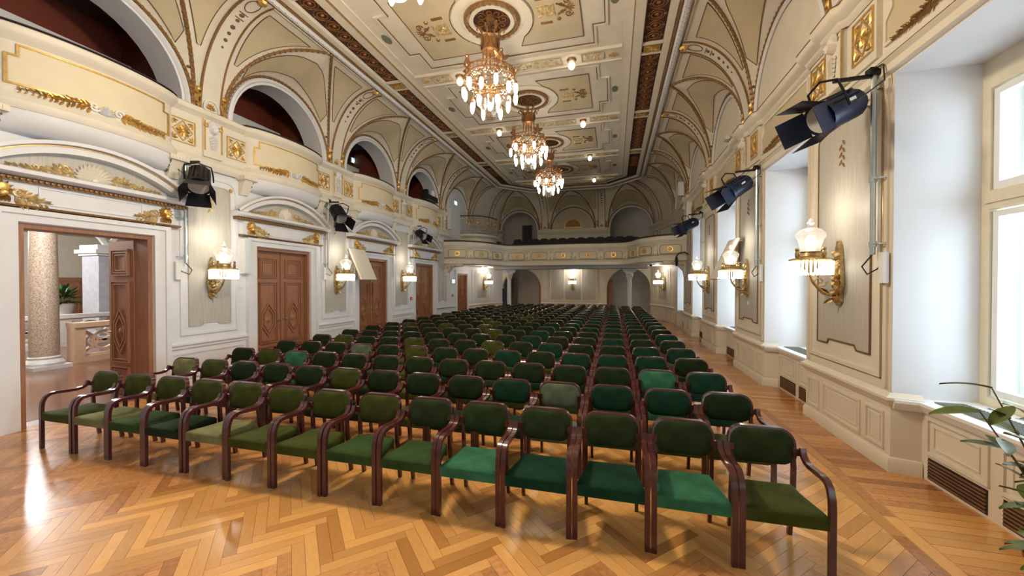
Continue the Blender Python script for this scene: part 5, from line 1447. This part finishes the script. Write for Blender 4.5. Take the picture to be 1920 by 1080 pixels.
def tilt_panel(label, F, side):
    p0 = F(0, 0, 0); t = thing('tilted_reflector_panel', label, 'panel', p0); G = lambda u, v, n: tuple(a - b for a, b in zip(F(u, v, n), p0))
    pts = [(0, 0), (.62, 1.05), (.66, 1.03), (.04, -.02)]
    MB().prism(lambda u, v, n: G(n, -v, u + .06), [(.02, .0), (.46, .95), (.50, .93), (.06, -.02)], -.38, .38).build('board', IVORY, t, smooth=False)
    MB().prism(lambda u, v, n: G(n, -v, u + .06), [(.0, .0), (.44, .95), (.46, .945), (.02, -.005)], -.40, .40).build('edge_frame', OLDGOLD, t, smooth=False)
    for s_ in (-.3, .3): MB().tube([G(s_, -.05, .0), G(s_, -.05, .1)], .012, 5).tube([G(s_, -.55, .0), G(s_, -.55, .33)], .010, 5).build('bracket', STEEL, t)
tilt_panel('tilted white reflector board on the left wall covering a door corner', lambda u, v, n: (XL + .10 + n, 10.45 + u, 3.12 + v), -1)
tilt_panel('tilted cream reflector board behind the second pier sconce', lambda u, v, n: (XR - .05 - n, 10.28 + u, 3.10 + v), 1)
def exit_sign(label, F):
    p0 = F(0, 0, 0); t = thing('exit_sign', label, 'exit sign', p0); G = lambda u, v, n: tuple(a - b for a, b in zip(F(u, v, n), p0))
    MB().fbox(G, -.17, .17, -.10, .10, 0, .05).build('sign_box', PLASTIC, t, smooth=False)
    MB().fbox(G, -.16, .16, -.09, .09, .05, .054).build('lit_face', EXITGREEN, t, smooth=False)
    s_ = MB().fbox(G, .05, .12, -.06, .06, .054, .057).tube([G(-.10, .0, .056), G(-.03, .0, .056)], .01, 4)
    s_.blob(G, -.03, .05, .018, .005, .054, 6); s_.fbox(G, -.045, -.015, -.02, .035, .054, .057); s_.tube([G(-.03, -.02, .056), G(-.06, -.06, .056)], .008, 4).tube([G(-.03, -.02, .056), G(.0, -.06, .056)], .008, 4)
    s_.build('running_figure', SIGNWHITE, t, smooth=False)
exit_sign('lit blue-green exit sign beside the door under the balcony', lambda u, v, n: (XL + n + .01, 18.3 + u, 2.18 + v))
exit_sign('lit blue-green exit sign high on the corner landing wall', lambda u, v, n: (XL + n + .01, 18.6 + u, 6.25 + v))
exit_sign('lit exit sign on the red wall inside the third gallery arch', lambda u, v, n: (-9.98 + n, 13.1 + u, 6.9 + v))
def alarm(label, y, z):
    t = thing('fire_alarm_box', label, 'fire alarm', (XL, y, z))
    MB().box(0, .04, -.06, .06, -.06, .06).build('case', REDPL, t, smooth=False); MB().box(.04, .044, -.035, .035, -.035, .035).build('call_point', PLASTIC, t, smooth=False)
alarm('red fire alarm box left of the third closed door', 14.12, 1.45)
alarm('red fire alarm box below the exit sign', 18.3, 1.45)
def switch(label, F):
    p0 = F(0, 0, 0); t = thing('light_switch', label, 'switch', p0); G = lambda u, v, n: tuple(a - b for a, b in zip(F(u, v, n), p0))
    MB().fbox(G, -.045, .045, -.045, .045, 0, .012).build('plate', PLASTIC, t, smooth=False); MB().fbox(G, -.025, .025, -.03, .03, .012, .02).build('rocker', PLASTIC, t, smooth=False)
switch('small white switch beside the first closed door', lambda u, v, n: (XL + n, 6.72 + u, 2.0 + v))
switch('small white switch right of the second left sconce', lambda u, v, n: (XL + n, 10.30 + u, 1.35 + v))
switch('small white switch below the sconce on the second pier', lambda u, v, n: (XR - n - .01, 9.7 + u, 1.62 + v))
# black dome speaker on an arm by the balcony end
t = thing('arm_mounted_speaker', 'round black disc on a curved arm at the balcony end by the windows', 'dome_speaker', (XR - .02, 16.9, 3.0))
MB().tube([(0, 0, .25), (-.15, 0, .34), (-.35, 0, .30), (-.45, 0, .18)], .025, 6).build('arm', BLACK, t)
MB().ball((-.45, 0, -.02), (.06, .17, .22), 12, 8).build('disc', BLACK, t)
# projector equipment on the fourth gallery front
t = thing('projector', 'dark projector on the rail of the fourth gallery front', 'projector', (XL + .42, yc(3) - .30, 5.578))
MB().box(-.18, .18, -.45, .45, .03, .20).build('case', BLACK, t, smooth=False); MB().lathe((.0, .25, .2), [(.10, 0), (.12, .10), (.10, .26), (.06, .30)], 12).build('lens_barrel', GREYPL, t)
MB().box(-.2, .2, -.5, .5, 0, .03).build('tray', BLACK, t, smooth=False)
MB().box(-.08, .08, -.40, -.22, .20, .42).build('control_box', BLACK, t, smooth=False)

t = thing('emergency_light', 'small white emergency light on the vault above the second pier', 'lamp', (XR - .005, 11.35, 5.85))
MB().box(-.10, 0, -.12, .12, 0, .10).build('case', PLASTIC, t, smooth=False); MB().box(-.106, -.10, -.10, .10, .02, .08).build('diffuser', GREYPL, t, smooth=False); MB().tube([(0, 0, .05), (-.05, .15, .06)], .01, 5).build('bracket', STEEL, t)
t = thing('ceiling_camera', 'small white dome camera under the balcony near the right column', 'camera', (1.62, 18.7, 3.0))
MB().lathe((0, 0, 0), [(.07, 0), (.08, -.03), (.06, -.06)], 12).build('mount', PLASTIC, t); MB().ball((0, 0, -.09), (.06, .06, .06), 10, 6).build('dome', BLACK, t)

# ================================================================== PLANT BESIDE THE CAMERA
t = thing('potted_laurel', 'leafy dark green potted laurel at the right edge by the window', 'plant', (2.70, 3.09, 0))
MB().lathe((0, 0, 0), [(.13, 0), (.16, .03), (.19, .30), (.205, .31), (.205, .34), (.17, .34), (.16, .28)], 20).build('pot', TERRA, t)
MB().lathe((0, 0, 0), [(.001, .29), (.165, .29)], 16).build('soil', STEM, t)
rn = random.Random(4); st = MB(); leaves = []
for i in range(17):
    a = rn.uniform(0, 2 * pi); sp = rn.uniform(.08, .40); h = rn.uniform(.35, 1.25)
    p0 = Vector((.05 * cos(a), .05 * sin(a), .28)); p1 = Vector((sp * cos(a) * .5, sp * sin(a) * .5, .28 + h * .6)); p2 = Vector((sp * cos(a), sp * sin(a), .28 + h))
    p1.x = min(p1.x, .05); p2.x = min(p2.x, .08)
    st.tube([p0, p1, p2], [.009, .007, .004], 5)
    for j in range(9):
        s_ = .12 + .88 * j / 8; p = p0.lerp(p1, s_ * 2) if s_ < .5 else p1.lerp(p2, s_ * 2 - 1)
        leaves.append((p, a + j * 2.4 + rn.uniform(-.4, .4), rn.uniform(-.2, .9)))
st.build('stems', STEM, t)
def leaf_mesh():
    g = MB(); L, Wd = .19, .075; n = 6; vs = []
    for i in range(n + 1):
        s_ = i / n; w_ = Wd * .5 * sin(pi * min(1, s_ * .94 + .03)) ** .8; z = -.16 * L * s_ * s_ * 2
        vs += [(s_ * L, -w_, z + .010), (s_ * L, 0, z), (s_ * L, w_, z + .010)]
    g.add(vs, [(3 * i + q, 3 * i + 3 + q, 3 * i + 4 + q, 3 * i + 1 + q) for i in range(n) for q in (0, 1)])
    return g
lm = None
for i, (p, a, e) in enumerate(leaves):
    if lm is None: o = lm = leaf_mesh().build('leaf', LEAF, t, ang=60)
    else: o = copy_obj(lm, t)
    if p.x + .24 * cos(a) > .20: a = pi - a
    o.location = p; o.rotation_euler = (rn.uniform(-.4, .4), -e, a); s_ = rn.uniform(.75, 1.25); o.scale = (s_, s_, s_)
    if i % 4 == 0: set_mat(o, LEAF2)
